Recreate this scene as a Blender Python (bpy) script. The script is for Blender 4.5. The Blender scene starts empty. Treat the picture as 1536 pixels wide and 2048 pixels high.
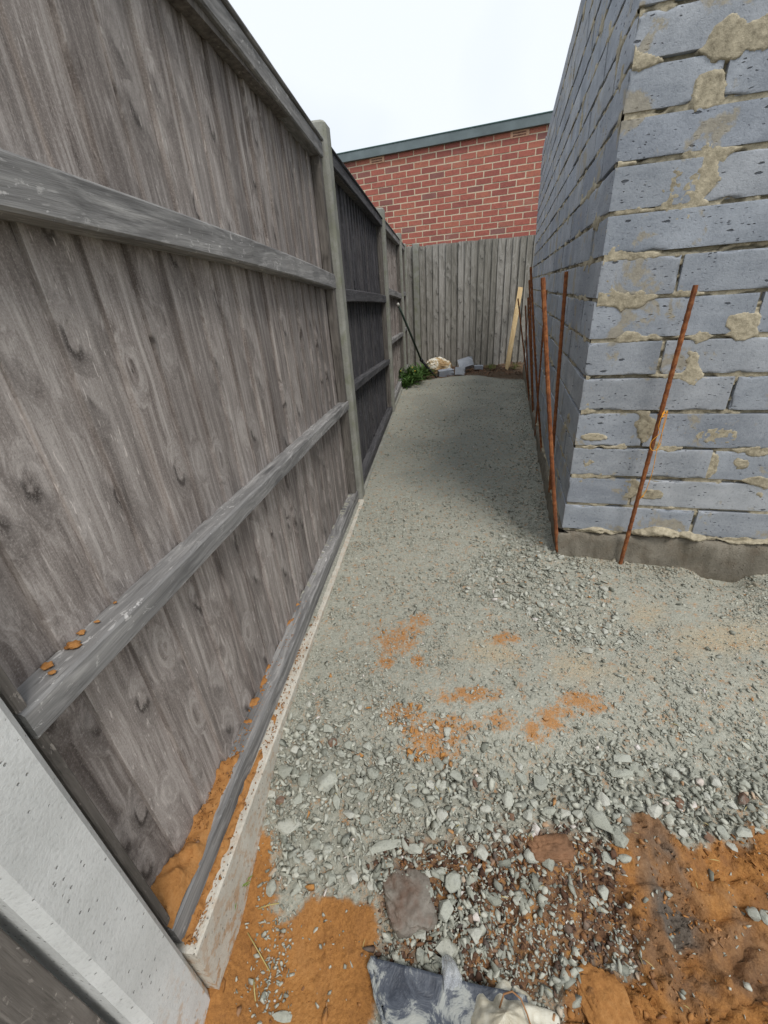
import bpy, bmesh, math, random
import numpy as np
from mathutils import Matrix, Vector

random.seed(7); rng = np.random.default_rng(7)
sc = bpy.context.scene
col = sc.collection

# ------------------------------------------------------------------ camera
F_PX, PITCH, ROLL, CAM_H = 840.8, .4759, .0749, 1.0578
cam_d = bpy.data.cameras.new('camera')
cam = bpy.data.objects.new('camera', cam_d); col.objects.link(cam)
cam_d.sensor_fit = 'VERTICAL'; cam_d.sensor_height = 36.0; cam_d.sensor_width = 27.0
cam_d.lens = F_PX/2048*36.0
cam_d.clip_start = .02; cam_d.clip_end = 2000
_fw = Vector((0, math.cos(PITCH), -math.sin(PITCH))); _up = Vector((0, math.sin(PITCH), math.cos(PITCH))); _rt = Vector((1, 0, 0))
_c, _s = math.cos(ROLL), math.sin(ROLL)
_R = _c*_rt-_s*_up; _U = _s*_rt+_c*_up
cam.matrix_world = Matrix(((_R.x, _U.x, -_fw.x, 0), (_R.y, _U.y, -_fw.y, 0), (_R.z, _U.z, -_fw.z, CAM_H), (0, 0, 0, 1)))
sc.camera = cam

# ------------------------------------------------------------------ light
SUN_DIR = Vector((.25, -.52, .95)).normalized()          # towards the sun, veiled by cloud
world = bpy.data.worlds.new('World'); sc.world = world; world.use_nodes = True
wn = world.node_tree; wn.nodes.clear()
wo = wn.nodes.new('ShaderNodeOutputWorld'); bg = wn.nodes.new('ShaderNodeBackground')
sky = wn.nodes.new('ShaderNodeTexSky'); sky.sky_type = 'NISHITA'; sky.sun_disc = False
sky.sun_elevation = math.asin(SUN_DIR.z); sky.sun_rotation = math.atan2(SUN_DIR.x, SUN_DIR.y)
sky.air_density = 1.0; sky.dust_density = 3.0
tcw = wn.nodes.new('ShaderNodeTexCoord'); nz = wn.nodes.new('ShaderNodeTexNoise')
nz.inputs['Scale'].default_value = 1.6; nz.inputs['Detail'].default_value = 4; nz.inputs['Roughness'].default_value = .45
wn.links.new(tcw.outputs['Generated'], nz.inputs['Vector'])
rw = wn.nodes.new('ShaderNodeValToRGB')
rw.color_ramp.elements[0].position = .35; rw.color_ramp.elements[0].color = (5.6, 6.2, 7.0, 1)
rw.color_ramp.elements[1].position = .62; rw.color_ramp.elements[1].color = (7.4, 7.8, 8.3, 1)
wn.links.new(nz.outputs['Fac'], rw.inputs['Fac'])
mxw = wn.nodes.new('ShaderNodeMix'); mxw.data_type = 'RGBA'; mxw.inputs[0].default_value = .93
wn.links.new(sky.outputs['Color'], mxw.inputs[6]); wn.links.new(rw.outputs['Color'], mxw.inputs[7])
wn.links.new(mxw.outputs[2], bg.inputs['Color']); bg.inputs['Strength'].default_value = .1
wn.links.new(bg.outputs['Background'], wo.inputs['Surface'])
sun_d = bpy.data.lights.new('sun', 'SUN'); sun_d.energy = 1.5; sun_d.angle = math.radians(17); sun_d.color = (1, .97, .93)
sun = bpy.data.objects.new('sun', sun_d); col.objects.link(sun)
sun.rotation_euler = SUN_DIR.to_track_quat('Z', 'Y').to_euler()
sc.view_settings.view_transform = 'Standard'; sc.view_settings.look = 'None'
sc.view_settings.exposure = 0.42; sc.view_settings.gamma = 1.0
sc.view_settings.use_curve_mapping = False
sc.cycles.max_bounces = 6

# ------------------------------------------------------------------ numeric noise
def _hash(ix, iy, seed):
    h = (ix*374761393+iy*668265263+seed*2147483647) & 0xffffffff
    h = ((h ^ (h >> 13))*1274126177) & 0xffffffff
    return ((h ^ (h >> 16)) & 0xffff)/65535.0
def vnoise(x, y, seed=0):
    x = np.asarray(x, float); y = np.asarray(y, float)
    ix = np.floor(x).astype(np.int64); iy = np.floor(y).astype(np.int64)
    fx = x-ix; fy = y-iy; fx = fx*fx*(3-2*fx); fy = fy*fy*(3-2*fy)
    a = _hash(ix, iy, seed); b = _hash(ix+1, iy, seed); c = _hash(ix, iy+1, seed); d = _hash(ix+1, iy+1, seed)
    return (a*(1-fx)+b*fx)*(1-fy)+(c*(1-fx)+d*fx)*fy
def fbm(x, y, f=1., o=4, seed=0, g=.5):
    t = 0; a = 1; n = 0
    for i in range(o):
        t = t+a*vnoise(x*f, y*f, seed+i*17); n += a; a *= g; f *= 2.03
    return t/n
def sstep(a, b, v):
    t = np.clip((v-a)/(b-a), 0, 1); return t*t*(3-2*t)

# ------------------------------------------------------------------ object helpers
def new_mesh(name, verts, faces, mats=(), smooth=False):
    me = bpy.data.meshes.new(name); me.from_pydata([tuple(v) for v in verts], [], faces)
    for m in mats: me.materials.append(m)
    if smooth: me.shade_smooth()
    return me
def fast_mesh(name, V, T, mats=(), smooth=False):
    """triangles or quads from numpy arrays"""
    me = bpy.data.meshes.new(name); k = T.shape[1]
    me.vertices.add(len(V)); me.vertices.foreach_set('co', np.ascontiguousarray(V, np.float32).ravel())
    me.loops.add(T.size); me.loops.foreach_set('vertex_index', np.ascontiguousarray(T, np.int32).ravel())
    me.polygons.add(len(T)); me.polygons.foreach_set('loop_start', np.arange(len(T), dtype=np.int32)*k)
    me.update(calc_edges=True); me.validate()
    for m in mats: me.materials.append(m)
    if smooth: me.shade_smooth()
    return me
def link(name, me, parent=None, loc=None, rot=None, mat=None):
    o = bpy.data.objects.new(name, me); col.objects.link(o)
    if parent is not None: o.parent = parent
    if loc is not None: o.location = loc
    if rot is not None: o.rotation_euler = rot
    if mat is not None: o.data.materials.append(mat)
    return o
def tag(o, label, cat, group=None, kind=None):
    if label: o['label'] = label
    if cat: o['category'] = cat
    if group: o['group'] = group
    if kind: o['kind'] = kind
    return o
def thing(name, label, cat, loc=(0, 0, 0), rz=0, group=None):
    o = bpy.data.objects.new(name, None); col.objects.link(o); o.location = loc; o.rotation_euler = (0, 0, rz)
    o.empty_display_size = .1
    return tag(o, label, cat, group)
def box_bm(bm, x0, x1, y0, y1, z0, z1, bev=0., jit=0.):
    r = bmesh.ops.create_cube(bm, size=1.0); vs = r['verts']
    for v in vs:
        v.co = Vector((x0 if v.co.x < 0 else x1, y0 if v.co.y < 0 else y1, z0 if v.co.z < 0 else z1))
        if jit: v.co += Vector([random.uniform(-jit, jit) for _ in range(3)])
    if bev:
        es = list({e for v in vs for e in v.link_edges})
        bmesh.ops.bevel(bm, geom=es, offset=bev, segments=1, affect='EDGES', profile=.5)
def bm_mesh(name, bm, mats=(), smooth=False):
    bmesh.ops.recalc_face_normals(bm, faces=bm.faces)
    me = bpy.data.meshes.new(name); bm.to_mesh(me); bm.free()
    for m in mats: me.materials.append(m)
    if smooth: me.shade_smooth()
    return me
def box_mesh(name, x0, x1, y0, y1, z0, z1, bev=.003, jit=0., mats=()):
    bm = bmesh.new(); box_bm(bm, x0, x1, y0, y1, z0, z1, bev, jit); return bm_mesh(name, bm, mats)
def grid_faces(nu, nv):
    i = np.arange(nu-1)[:, None]*nv+np.arange(nv-1)[None, :]
    i = i.ravel(); return np.stack([i, i+nv, i+nv+1, i+1], 1)
def tube_mesh(name, pts, rad, n=8, mats=(), rib=0.):
    pts = [Vector(p) for p in pts]; V = []; Fc = []
    for k, p in enumerate(pts):
        d = (pts[min(k+1, len(pts)-1)]-pts[max(k-1, 0)]).normalized()
        a = d.orthogonal().normalized() if k == 0 else (a-d*a.dot(d)).normalized()
        b = d.cross(a); r = rad[k] if isinstance(rad, (list, tuple)) else rad
        if rib and k % 2: r += rib
        for j in range(n):
            t = 2*math.pi*j/n; V.append(p+a*math.cos(t)*r+b*math.sin(t)*r)
    for k in range(len(pts)-1):
        for j in range(n): Fc.append((k*n+j, k*n+(j+1) % n, (k+1)*n+(j+1) % n, (k+1)*n+j))
    Fc.append(tuple(range(n-1, -1, -1))); Fc.append(tuple((len(pts)-1)*n+j for j in range(n)))
    return new_mesh(name, V, Fc, mats, smooth=not rib)

# ------------------------------------------------------------------ materials
class NT:
    def __init__(s, name, rough=.85):
        s.m = bpy.data.materials.new(name); s.m.use_nodes = True; s.t = s.m.node_tree; s.n = s.t.nodes; s.l = s.t.links
        s.b = s.n['Principled BSDF']; s.b.inputs['Roughness'].default_value = rough
        s.b.inputs['Specular IOR Level'].default_value = .3
    def node(s, typ, **kw):
        n = s.n.new(typ)
        for k, v in kw.items():
            if k.startswith('_'): setattr(n, k[1:], v)
            else: n.inputs[k.replace('__', ' ')].default_value = v
        return n
    def co(s, scale=(1, 1, 1), world=False, rnd=True):
        if world: o = s.node('ShaderNodeNewGeometry').outputs['Position']
        else: o = s.node('ShaderNodeTexCoord').outputs['Object']
        if rnd and not world:
            oi = s.node('ShaderNodeObjectInfo'); mu = s.node('ShaderNodeMath', _operation='MULTIPLY'); mu.inputs[1].default_value = 57.3
            s.l.new(oi.outputs['Random'], mu.inputs[0])
            ad = s.node('ShaderNodeVectorMath', _operation='ADD'); s.l.new(o, ad.inputs[0]); s.l.new(mu.outputs[0], ad.inputs[1]); o = ad.outputs[0]
        mp = s.node('ShaderNodeMapping'); mp.inputs['Scale'].default_value = scale; s.l.new(o, mp.inputs['Vector']); return mp.outputs[0]
    def noise(s, v, sc_, det=5, ro=.55, dist=0.):
        n = s.node('ShaderNodeTexNoise', Scale=sc_, Detail=det, Roughness=ro, Distortion=dist); s.l.new(v, n.inputs['Vector']); return n.outputs['Fac']
    def vor(s, v, sc_, feat='F1', rnd=1.):
        n = s.node('ShaderNodeTexVoronoi', Scale=sc_, Randomness=rnd); n.feature = feat; s.l.new(v, n.inputs['Vector']); return n
    def ramp(s, f, stops):
        r = s.node('ShaderNodeValToRGB'); e = r.color_ramp.elements
        while len(e) < len(stops): e.new(.5)
        for i, (p, c) in enumerate(stops):
            e[i].position = p; e[i].color = (c[0], c[1], c[2], 1) if isinstance(c, (tuple, list)) else (c, c, c, 1)
        s.l.new(f, r.inputs['Fac']); return r.outputs['Color']
    def mix(s, f, a, b, mode='MIX'):
        m = s.node('ShaderNodeMix'); m.data_type = 'RGBA'; m.blend_type = mode
        for q, v in ((0, f), (6, a), (7, b)):
            sock = m.inputs[q]
            if hasattr(v, 'is_linked'): s.l.new(v, sock)
            elif q == 0: sock.default_value = v
            else: sock.default_value = (*v, 1) if len(v) == 3 else v
        return m.outputs[2]
    def math(s, op, a, b=None, clamp=False):
        m = s.node('ShaderNodeMath', _operation=op); m.use_clamp = clamp
        for i, v in enumerate((a, b)):
            if v is None: continue
            if hasattr(v, 'is_linked'): s.l.new(v, m.inputs[i])
            else: m.inputs[i].default_value = v
        return m.outputs[0]
    def rnd(s): return s.node('ShaderNodeObjectInfo').outputs['Random']
    def attr(s, name): return s.node('ShaderNodeAttribute', _attribute_name=name)
    def color(s, c):
        s.l.new(c, s.b.inputs['Base Color'])
    def bump(s, h, dist=.002, st=1.):
        b = s.node('ShaderNodeBump', Strength=st, Distance=dist); s.l.new(h, b.inputs['Height'])
        s.l.new(b.outputs[0], s.b.inputs['Normal'])

def wood_mat(name, dark, mid, light, axis='z', knots=True, tintA=None, tintB=None, scale=1., pale=.3):
    t = NT(name, .88)
    c = t.co()
    sep = t.node('ShaderNodeSeparateXYZ'); t.l.new(c, sep.inputs[0])
    ax = {'x': 0, 'y': 1, 'z': 2}[axis]; oth = [i for i in range(3) if i != ax]
    L = sep.outputs[ax]
    comb = t.node('ShaderNodeCombineXYZ')                       # 0,1 = across, 2 = along
    t.l.new(sep.outputs[oth[0]], comb.inputs[0]); t.l.new(sep.outputs[oth[1]], comb.inputs[1]); t.l.new(L, comb.inputs[2])
    base = comb.outputs[0]
    mk = t.node('ShaderNodeMapping'); mk.inputs['Scale'].default_value = (11.5*scale, 11.5*scale, 6.6*scale); t.l.new(base, mk.inputs['Vector'])
    kn = t.noise(mk.outputs[0], 5., 3, .6); kad = t.node('ShaderNodeVectorMath', _operation='ADD'); t.l.new(mk.outputs[0], kad.inputs[0]); t.l.new(t.math('MULTIPLY', t.math('SUBTRACT', kn, .5), .16), kad.inputs[1]); vk = t.vor(kad.outputs[0], 1.0); kd = t.math('MULTIPLY', vk.outputs['Distance'], .72)
    kf = t.ramp(kd, [(.0, 1), (.10, 1), (.32, 0)])               # knot influence
    # grain coordinate, bent round the knots and slowly wandering
    wn_ = t.noise(base, 3.0, 2, .5)
    mg = t.node('ShaderNodeMapping'); mg.inputs['Scale'].default_value = (70*scale, 70*scale, 2.6*scale); t.l.new(base, mg.inputs['Vector'])
    off = t.math('MULTIPLY', kf if knots else wn_, 2.2); w2 = t.math('MULTIPLY', wn_, 3.0); off = t.math('ADD', off, w2)
    ad = t.node('ShaderNodeVectorMath', _operation='ADD'); t.l.new(mg.outputs[0], ad.inputs[0]); t.l.new(off, ad.inputs[1])
    g1 = t.noise(ad.outputs[0], 1.0, 6, .62)
    mf = t.node('ShaderNodeMapping'); mf.inputs['Scale'].default_value = (420*scale, 420*scale, 16*scale); t.l.new(base, mf.inputs['Vector'])
    g2 = t.noise(mf.outputs[0], 1.0, 3, .6)
    mb = t.node('ShaderNodeMapping'); mb.inputs['Scale'].default_value = (7, 7, 2.2); t.l.new(base, mb.inputs['Vector'])
    big = t.noise(mb.outputs[0], 1.0, 5, .6)
    colr = t.ramp(g1, [(.30, dark), (.48, mid), (.72, light)])
    colr = t.mix(t.ramp(big, [(.35, 0), (.75, pale)]), colr, light)
    colr = t.mix(t.math('MULTIPLY', t.ramp(g2, [(.42, 0), (.30, 1)]) if False else t.ramp(g2, [(.28, 1), (.42, 0)]), .45), colr, dark)
    if knots:
        sepc = t.node('ShaderNodeSeparateColor'); t.l.new(vk.outputs['Color'], sepc.inputs[0])
        gate = t.math('GREATER_THAN', sepc.outputs[0], .35)
        dvec = t.node('ShaderNodeVectorMath', _operation='SUBTRACT'); t.l.new(vk.outputs['Position'], dvec.inputs[0]); t.l.new(kad.outputs[0], dvec.inputs[1])
        dsep = t.node('ShaderNodeSeparateXYZ'); t.l.new(dvec.outputs[0], dsep.inputs[0])
        side = t.ramp(t.math('ADD', t.math('MULTIPLY', t.math('ADD', dsep.outputs[2], t.math('MULTIPLY', dsep.outputs[0], .7)), 4.), .5), [(.25, .12), (.7, 1)])
        halo = t.ramp(kd, [(.10, 0), (.16, 1), (.20, .7), (.34, 0)])
        colr = t.mix(t.math('MULTIPLY', halo, .5), colr, light)
        stain = t.math('MULTIPLY', t.ramp(kd, [(.16, 1), (.42, 0)]), t.math('MULTIPLY', side, gate)); colr = t.mix(t.math('MULTIPLY', stain, .55), colr, dark)
        core = t.math('MULTIPLY', t.ramp(kd, [(.085, 1), (.115, 0)]), gate); colr = t.mix(t.math('MULTIPLY', core, .75), colr, t.mix(t.noise(base, 160, 3, .6), mid, light))
        cres = t.math('MULTIPLY', t.ramp(kd, [(.085, 0), (.108, 1), (.128, 1), (.165, 0)]), t.math('MULTIPLY', side, gate)); colr = t.mix(t.math('MULTIPLY', cres, .66), colr, tuple(v*.45 for v in dark))
        heart = t.math('MULTIPLY', t.ramp(kd, [(.012, 1), (.03, 0)]), t.math('GREATER_THAN', sepc.outputs[1], .6)); colr = t.mix(t.math('MULTIPLY', heart, .8), colr, tuple(v*.5 for v in dark))
        stp = t.noise(base, 330, 4, .8); colr = t.mix(t.math('MULTIPLY', t.ramp(stp, [(.52, 0), (.68, 1)]), .38), colr, tuple(min(1, v*1.25) for v in light)); colr = t.mix(t.math('MULTIPLY', t.ramp(stp, [(.32, 1), (.45, 0)]), .42), colr, dark)
        # long splinter-like pale flecks
        mfl = t.node('ShaderNodeMapping'); mfl.inputs['Scale'].default_value = (170, 170, 34); t.l.new(base, mfl.inputs['Vector'])
    else:
        mfl = t.node('ShaderNodeMapping'); mfl.inputs['Scale'].default_value = (120, 120, 30); t.l.new(base, mfl.inputs['Vector'])
    fl = t.noise(mfl.outputs[0], 1.0, 2, .5); flm = t.math('MULTIPLY', t.ramp(fl, [(.655, 0), (.70, 1)]), t.ramp(big, [(.45, .15), (.65, 1)]))
    colr = t.mix(t.math('MULTIPLY', flm, .42), colr, tuple(min(1, v*1.9) for v in light))
    if not knots:
        chip = t.ramp(t.noise(t.co((1.0, 1.6, 1.6) if axis == 'x' else (1.6, 1.6, 1)), 42, 5, .72, .5), [(.60, 0), (.635, 1)]); colr = t.mix(t.math('MULTIPLY', t.math('MULTIPLY', chip, t.ramp(big, [(.45, 0), (.6, 1)])), .75), colr, tuple(min(1, v*1.75) for v in light))
    if tintA:                                                   # one board or rail differs from the next
        r = t.rnd(); colr = t.mix(1.0, colr, t.ramp(r, [(0, tintA), (1, tintB)]), 'MULTIPLY')
    t.color(colr)
    h = t.math('ADD', t.math('MULTIPLY', g1, .7), t.math('MULTIPLY', g2, .5))
    if knots: h = t.math('ADD', h, t.math('MULTIPLY', kf, .6))
    t.bump(h, .0016, .9)
    return t.m

W_BOARD = wood_mat('weathered_board_wood', (.066, .052, .045), (.205, .175, .158), (.50, .46, .43), tintA=(.76, .745, .735), tintB=(1.16, 1.14, 1.12), pale=.5)  # broad pale patches: weathered scuffs plus sheen highlights put into the colour
W_BOARD_DARK = wood_mat('dark_stained_board_wood', (.030, .029, .033), (.066, .064, .069), (.135, .132, .138), tintA=(.85, .85, .87), tintB=(1.2, 1.15, 1.1), pale=.15)
W_BOARD_GREEN = wood_mat('silvery_back_board_wood', (.095, .088, .076), (.25, .232, .205), (.44, .42, .39), tintA=(.80, .80, .76), tintB=(1.1, 1.1, 1.08), scale=.9)
W_RAIL = wood_mat('weathered_rail_wood', (.065, .062, .060), (.165, .160, .155), (.40, .385, .365), axis='x', knots=False, pale=.6)
W_RAIL_DARK = wood_mat('dark_rail_wood', (.030, .029, .031), (.065, .063, .066), (.14, .135, .138), axis='x', knots=False, pale=.3)
W_STILE = wood_mat('stile_wood', (.06, .052, .046), (.13, .115, .10), (.23, .205, .18), axis='z', knots=False, pale=.2)
W_STAKE = wood_mat('fresh_stake_wood', (.38, .24, .11), (.60, .42, .21), (.72, .56, .33), axis='z', knots=False, pale=.3)

def concrete_mat(name, c0, c1, pit=.6, green=None, stain=None, bumpd=.0012, world=False):
    t = NT(name, .9); c = t.co(world=world)
    n1 = t.noise(c, 9, 5, .6); n2 = t.noise(c, 160, 4, .7)
    colr = t.ramp(n1, [(.3, c0), (.7, c1)])
    colr = t.mix(t.math('MULTIPLY', t.ramp(n2, [(.3, 1), (.5, 0)]), .35), colr, tuple(v*.6 for v in c0))
    v = t.vor(c, 95); pits = t.ramp(v.outputs['Distance'], [(.10, 1), (.19, 0)])
    sp = t.node('ShaderNodeSeparateColor'); t.l.new(v.outputs['Color'], sp.inputs[0]); pits = t.math('MULTIPLY', pits, t.math('GREATER_THAN', sp.outputs[0], .58)); colr = t.mix(t.math('MULTIPLY', t.ramp(t.noise(c, 4, 5, .7), [(.45, 0), (.7, 1)]), .3), colr, tuple(v*.72 for v in c0))
    colr = t.mix(t.math('MULTIPLY', pits, pit), colr, tuple(x*.3 for x in c0))
    if green: colr = t.mix(t.math('MULTIPLY', t.ramp(t.noise(c, 14, 5, .65), [(.48, 0), (.66, 1)]), .6), colr, green)
    if stain:
        g = t.node('ShaderNodeNewGeometry'); sz = t.node('ShaderNodeSeparateXYZ'); t.l.new(g.outputs['Position'], sz.inputs[0])
        zf = t.ramp(t.math('ADD', t.math('MULTIPLY', sz.outputs[2], 2.4), .5), [(.1, 1), (.75, 0)])
        spn = t.ramp(t.noise(c, 34, 5, .7), [(.50, 0), (.58, 1)])
        colr = t.mix(t.math('MULTIPLY', zf, spn), colr, stain)
    t.color(colr); h = t.math('SUBTRACT', t.math('MULTIPLY', n2, .8), t.math('MULTIPLY', pits, 1.6)); t.bump(h, bumpd, 1.)
    return t.m
C_POST_NEAR = concrete_mat('pale_post_concrete', (.60, .60, .57), (.74, .74, .71), stain=(.52, .30, .13))
C_POST = concrete_mat('old_post_concrete', (.24, .235, .20), (.38, .375, .33), green=(.20, .21, .13))
C_GRAVEL = concrete_mat('gravel_board_concrete', (.50, .46, .38), (.68, .64, .55), stain=(.45, .25, .11), bumpd=.003)
C_FOOT = concrete_mat('footing_concrete', (.165, .145, .11), (.33, .295, .235), pit=.5, green=(.17, .135, .095), bumpd=.005)

def block_mat(name, c0, c1, stain_amt):
    t = NT(name, .8); c = t.co()
    cs = t.node('ShaderNodeMapping'); cs.inputs['Scale'].default_value = (6, 6, 26); t.l.new(c, cs.inputs['Vector'])
    st = t.noise(cs.outputs[0], 1.0, 6, .62, .3); big = t.noise(c, 6, 4, .6); fine = t.noise(c, 240, 3, .6)
    colr = t.ramp(t.math('ADD', t.math('MULTIPLY', st, .45), t.math('MULTIPLY', big, .55)), [(.3, c0), (.7, c1)])
    colr = t.mix(t.math('MULTIPLY', t.ramp(big, [(.5, 0), (.75, 1)]), .35), colr, tuple(min(1, v*1.28) for v in c1))
    colr = t.mix(1.0, colr, t.ramp(t.rnd(), [(0, (.80, .82, .86)), (.35, (1.05, 1.03, 1.0)), (.6, (.92, .94, .97)), (1, (1.16, 1.13, 1.09))]), 'MULTIPLY')
    spk = t.noise(c, 120, 4, .75); colr = t.mix(t.math('MULTIPLY', t.ramp(spk, [(.32, 1), (.47, 0)]), .40), colr, (.11, .125, .15)); colr = t.mix(t.math('MULTIPLY', t.ramp(spk, [(.55, 0), (.72, 1)]), .30), colr, (.50, .53, .57))
    # pits and dark clinker holes
    dn = t.noise(c, 60, 2, .5); dv = t.node('ShaderNodeVectorMath', _operation='SCALE'); t.l.new(t.node('ShaderNodeCombineXYZ').outputs[0], dv.inputs[0])
    cst = t.node('ShaderNodeMapping'); cst.inputs['Scale'].default_value = (.62, .62, 1.7); t.l.new(c, cst.inputs['Vector'])
    add = t.node('ShaderNodeVectorMath', _operation='ADD'); t.l.new(cst.outputs[0], add.inputs[0]); t.l.new(t.math('MULTIPLY', dn, .012), add.inputs[1])
    v1 = t.vor(add.outputs[0], 95); v2 = t.vor(add.outputs[0], 30)
    def pits(v, r, th):
        sp = t.node('ShaderNodeSeparateColor'); t.l.new(v.outputs['Color'], sp.inputs[0])
        return t.math('MULTIPLY', t.ramp(v.outputs['Distance'], [(r, 1), (r*1.5, 0)]), t.math('GREATER_THAN', sp.outputs[0], th))
    patchy = t.ramp(t.noise(c, 8, 3, .6), [(.42, 0), (.60, 1)]); pt = t.math('MAXIMUM', t.math('MULTIPLY', pits(v1, .20, .76), patchy), pits(v2, .13, .84))
    colr = t.mix(t.math('MULTIPLY', pt, .85), colr, (.045, .05, .06))
    # mortar wiped over the face
    g = t.node('ShaderNodeNewGeometry').outputs['Position']
    sm_ = t.noise(g, 7.5, 5, .62, .4); sm2 = t.noise(g, 60, 4, .6)
    sm = t.ramp(t.math('ADD', sm_, t.math('MULTIPLY', sm2, .16)), [(.655, 0), (.70, 1)])
    colr = t.mix(t.math('MULTIPLY', sm, stain_amt), colr, t.ramp(sm2, [(.3, (.27, .235, .17)), (.7, (.42, .37, .275))]))
    t.color(colr)
    h = t.math('SUBTRACT', t.math('ADD', t.math('MULTIPLY', fine, .5), t.math('MULTIPLY', spk, .5)), t.math('MULTIPLY', pt, 1.8))
    t.bump(h, .0014, 1.)
    return t.m
BLOCK = block_mat('blue_grey_block', (.25, .27, .297), (.43, .45, .475), .8)
def mortar_mat(name, a, b, sc_=55):
    t = NT(name, .95); g = t.co(world=True)
    n = t.noise(g, sc_, 5, .7); n2 = t.noise(g, 6, 3, .5); colr = t.ramp(t.math('ADD', t.math('MULTIPLY', n, .7), t.math('MULTIPLY', n2, .3)), [(.33, a), (.62, b)])
    t.color(colr); t.bump(t.noise(g, 190, 4, .7), .002, 1.); return t.m
MORTAR = mortar_mat('tan_mortar', (.21, .18, .125), (.56, .49, .35))
MORTAR_PALE = mortar_mat('pale_wall_mortar', (.56, .46, .32), (.74, .64, .47))
def brick_mat():
    t = NT('red_brick', .85); c = t.co(); r = t.rnd()
    base = t.ramp(r, [(0, (.33, .11, .088)), (.2, (.42, .135, .10)), (.55, (.46, .15, .108)), (.90, (.48, .175, .115)), (.95, (.30, .125, .105)), (1, (.29, .14, .12))])
    n = t.noise(c, 30, 5, .65); colr = t.mix(t.ramp(n, [(.45, 0), (.75, .45)]), base, (.16, .055, .055))
    ef = t.noise(t.co(world=True), 1.7, 5, .7, .5)
    colr = t.mix(t.math('MULTIPLY', t.ramp(ef, [(.56, 0), (.70, 1)]), t.ramp(n, [(.45, 0), (.6, .5)])), colr, (.52, .36, .30))
    t.color(colr); t.bump(n, .004, .8); return t.m
BRICK = brick_mat()

def rust_mat():
    t = NT('rusty_steel', .85); c = t.co(); n = t.noise(c, 60, 5, .7); n2 = t.noise(c, 9, 3, .5)
    colr = t.ramp(n, [(.3, (.12, .042, .020)), (.5, (.27, .092, .032)), (.7, (.42, .17, .06))])
    colr = t.mix(t.math('MULTIPLY', t.ramp(n2, [(.4, 0), (.7, 1)]), .5), colr, (.085, .04, .028))
    t.color(colr); t.bump(n, .001, 1.); return t.m
RUST = rust_mat()
def plain_mat(name, c, rough=.8, var=.3, sc_=20, bumpd=.001, trans=0., spec=.3):
    t = NT(name, rough); g = t.co(); n = t.noise(g, sc_, 5, .6)
    t.color(t.ramp(n, [(.3, tuple(v*(1-var) for v in c)), (.7, tuple(min(1, v*(1+var)) for v in c))])); t.bump(n, bumpd, .8)
    t.b.inputs['Specular IOR Level'].default_value = spec
    if trans: t.b.inputs['Transmission Weight'].default_value = trans
    return t.m
LEAD = plain_mat('fascia_metal', (.165, .20, .205), .6, .22, 3)
DARK = plain_mat('painted_hole_shade', (.10, .02, .018), .9)  # shade inside the air-brick holes, put into a dark red colour
TWINE = plain_mat('orange_twine', (.85, .36, .03), .6, .2, 90)
VENT = plain_mat('air_brick_clay', (.66, .40, .26), .85, .2, 30)

# ================================================================== GROUND
FX, FA = -.453, .1491
fd = np.array([math.sin(FA), math.cos(FA), 0]); fn = np.array([math.cos(FA), -math.sin(FA), 0]); fo = np.array([FX, 0, 0])
def FP(s, t, z): return Vector(fo+fd*s+fn*t+np.array([0, 0, z]))
W0 = np.array([.7405, 1.5127, 0]); WA = .2886
wd = np.array([math.sin(WA), math.cos(WA), 0]); wnn = np.array([math.cos(WA), -math.sin(WA), 0])

SAND_L = [[-0.383, 0.546], [-0.346, 0.563], [-0.321, 0.517], [-0.334, 0.453], [-0.295, 0.413], [-0.254, 0.449], [-0.199, 0.47], [-0.141, 0.451], [-0.091, 0.441], [-0.062, 0.365], [-0.074, 0.323], [-0.08, 0.266], [-0.047, 0.1], [-0.6, 0.1], [-0.6, 0.281], [-0.5, 0.323], [-0.5, 0.377], [-0.45, 0.435], [-0.42, 0.489]]
MUD = [[-0.072, 0.471], [-0.022, 0.518], [0.097, 0.52], [0.217, 0.522], [0.285, 0.554], [0.411, 0.533], [0.436, 0.477], [0.474, 0.459], [0.444, 0.375], [0.405, 0.319], [0.261, 0.286], [0.192, 0.253], [0.128, 0.05], [-0.003, 0.05], [0.045, 0.338], [-0.057, 0.35]]
SAND_R = [[0.497, 0.524], [0.565, 0.565], [0.608, 0.518], [0.674, 0.489], [0.769, 0.493], [0.883, 0.521], [1.6, 0.5], [1.6, -0.2], [0.122, -.2], [0.273, 0.292], [0.318, 0.327], [0.402, 0.312], [0.425, 0.369], [0.439, 0.445]]
COARSE = [[-0.351, 0.731], [-0.255, 0.802], [-0.059, 0.713], [0.123, 0.669], [0.244, 0.631], [0.376, 0.643], [0.583, 0.673], [0.739, 0.602], [0.916, 0.611], [0.855, 0.522], [0.674, 0.489], [0.578, 0.555], [0.462, 0.459], [0.401, 0.538], [0.271, 0.546], [0.208, 0.489], [0.117, 0.385], [0.058, 0.296], [-0.002, 0.376], [0.046, 0.498], [-0.047, 0.503], [-0.096, 0.441], [-0.21, 0.471], [-0.323, 0.453], [-0.329, 0.552], [-0.358, 0.589]]
MEDIUM = [[-0.347, 0.84], [-0.179, 0.972], [0.141, 0.773], [0.39, 0.685], [0.695, 0.76], [0.958, 0.671], [0.849, 0.514], [-0.333, 0.535]]
WALLSTONES = [[0.297, 1.328], [0.443, 1.69], [0.583, 1.764], [0.731, 1.521], [0.848, 1.358], [0.762, 0.985], [0.649, 0.954], [0.522, 1.13]]
LEDGE = [[-.6, 5.35], [0.321, 5.46], [0.541, 5.753], [1.052, 5.999], [1.437, 5.869], [1.669, 5.5], [1.9, 5.3], [3.5, 5.3], [3.5, 9], [-.6, 9]]
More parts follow.
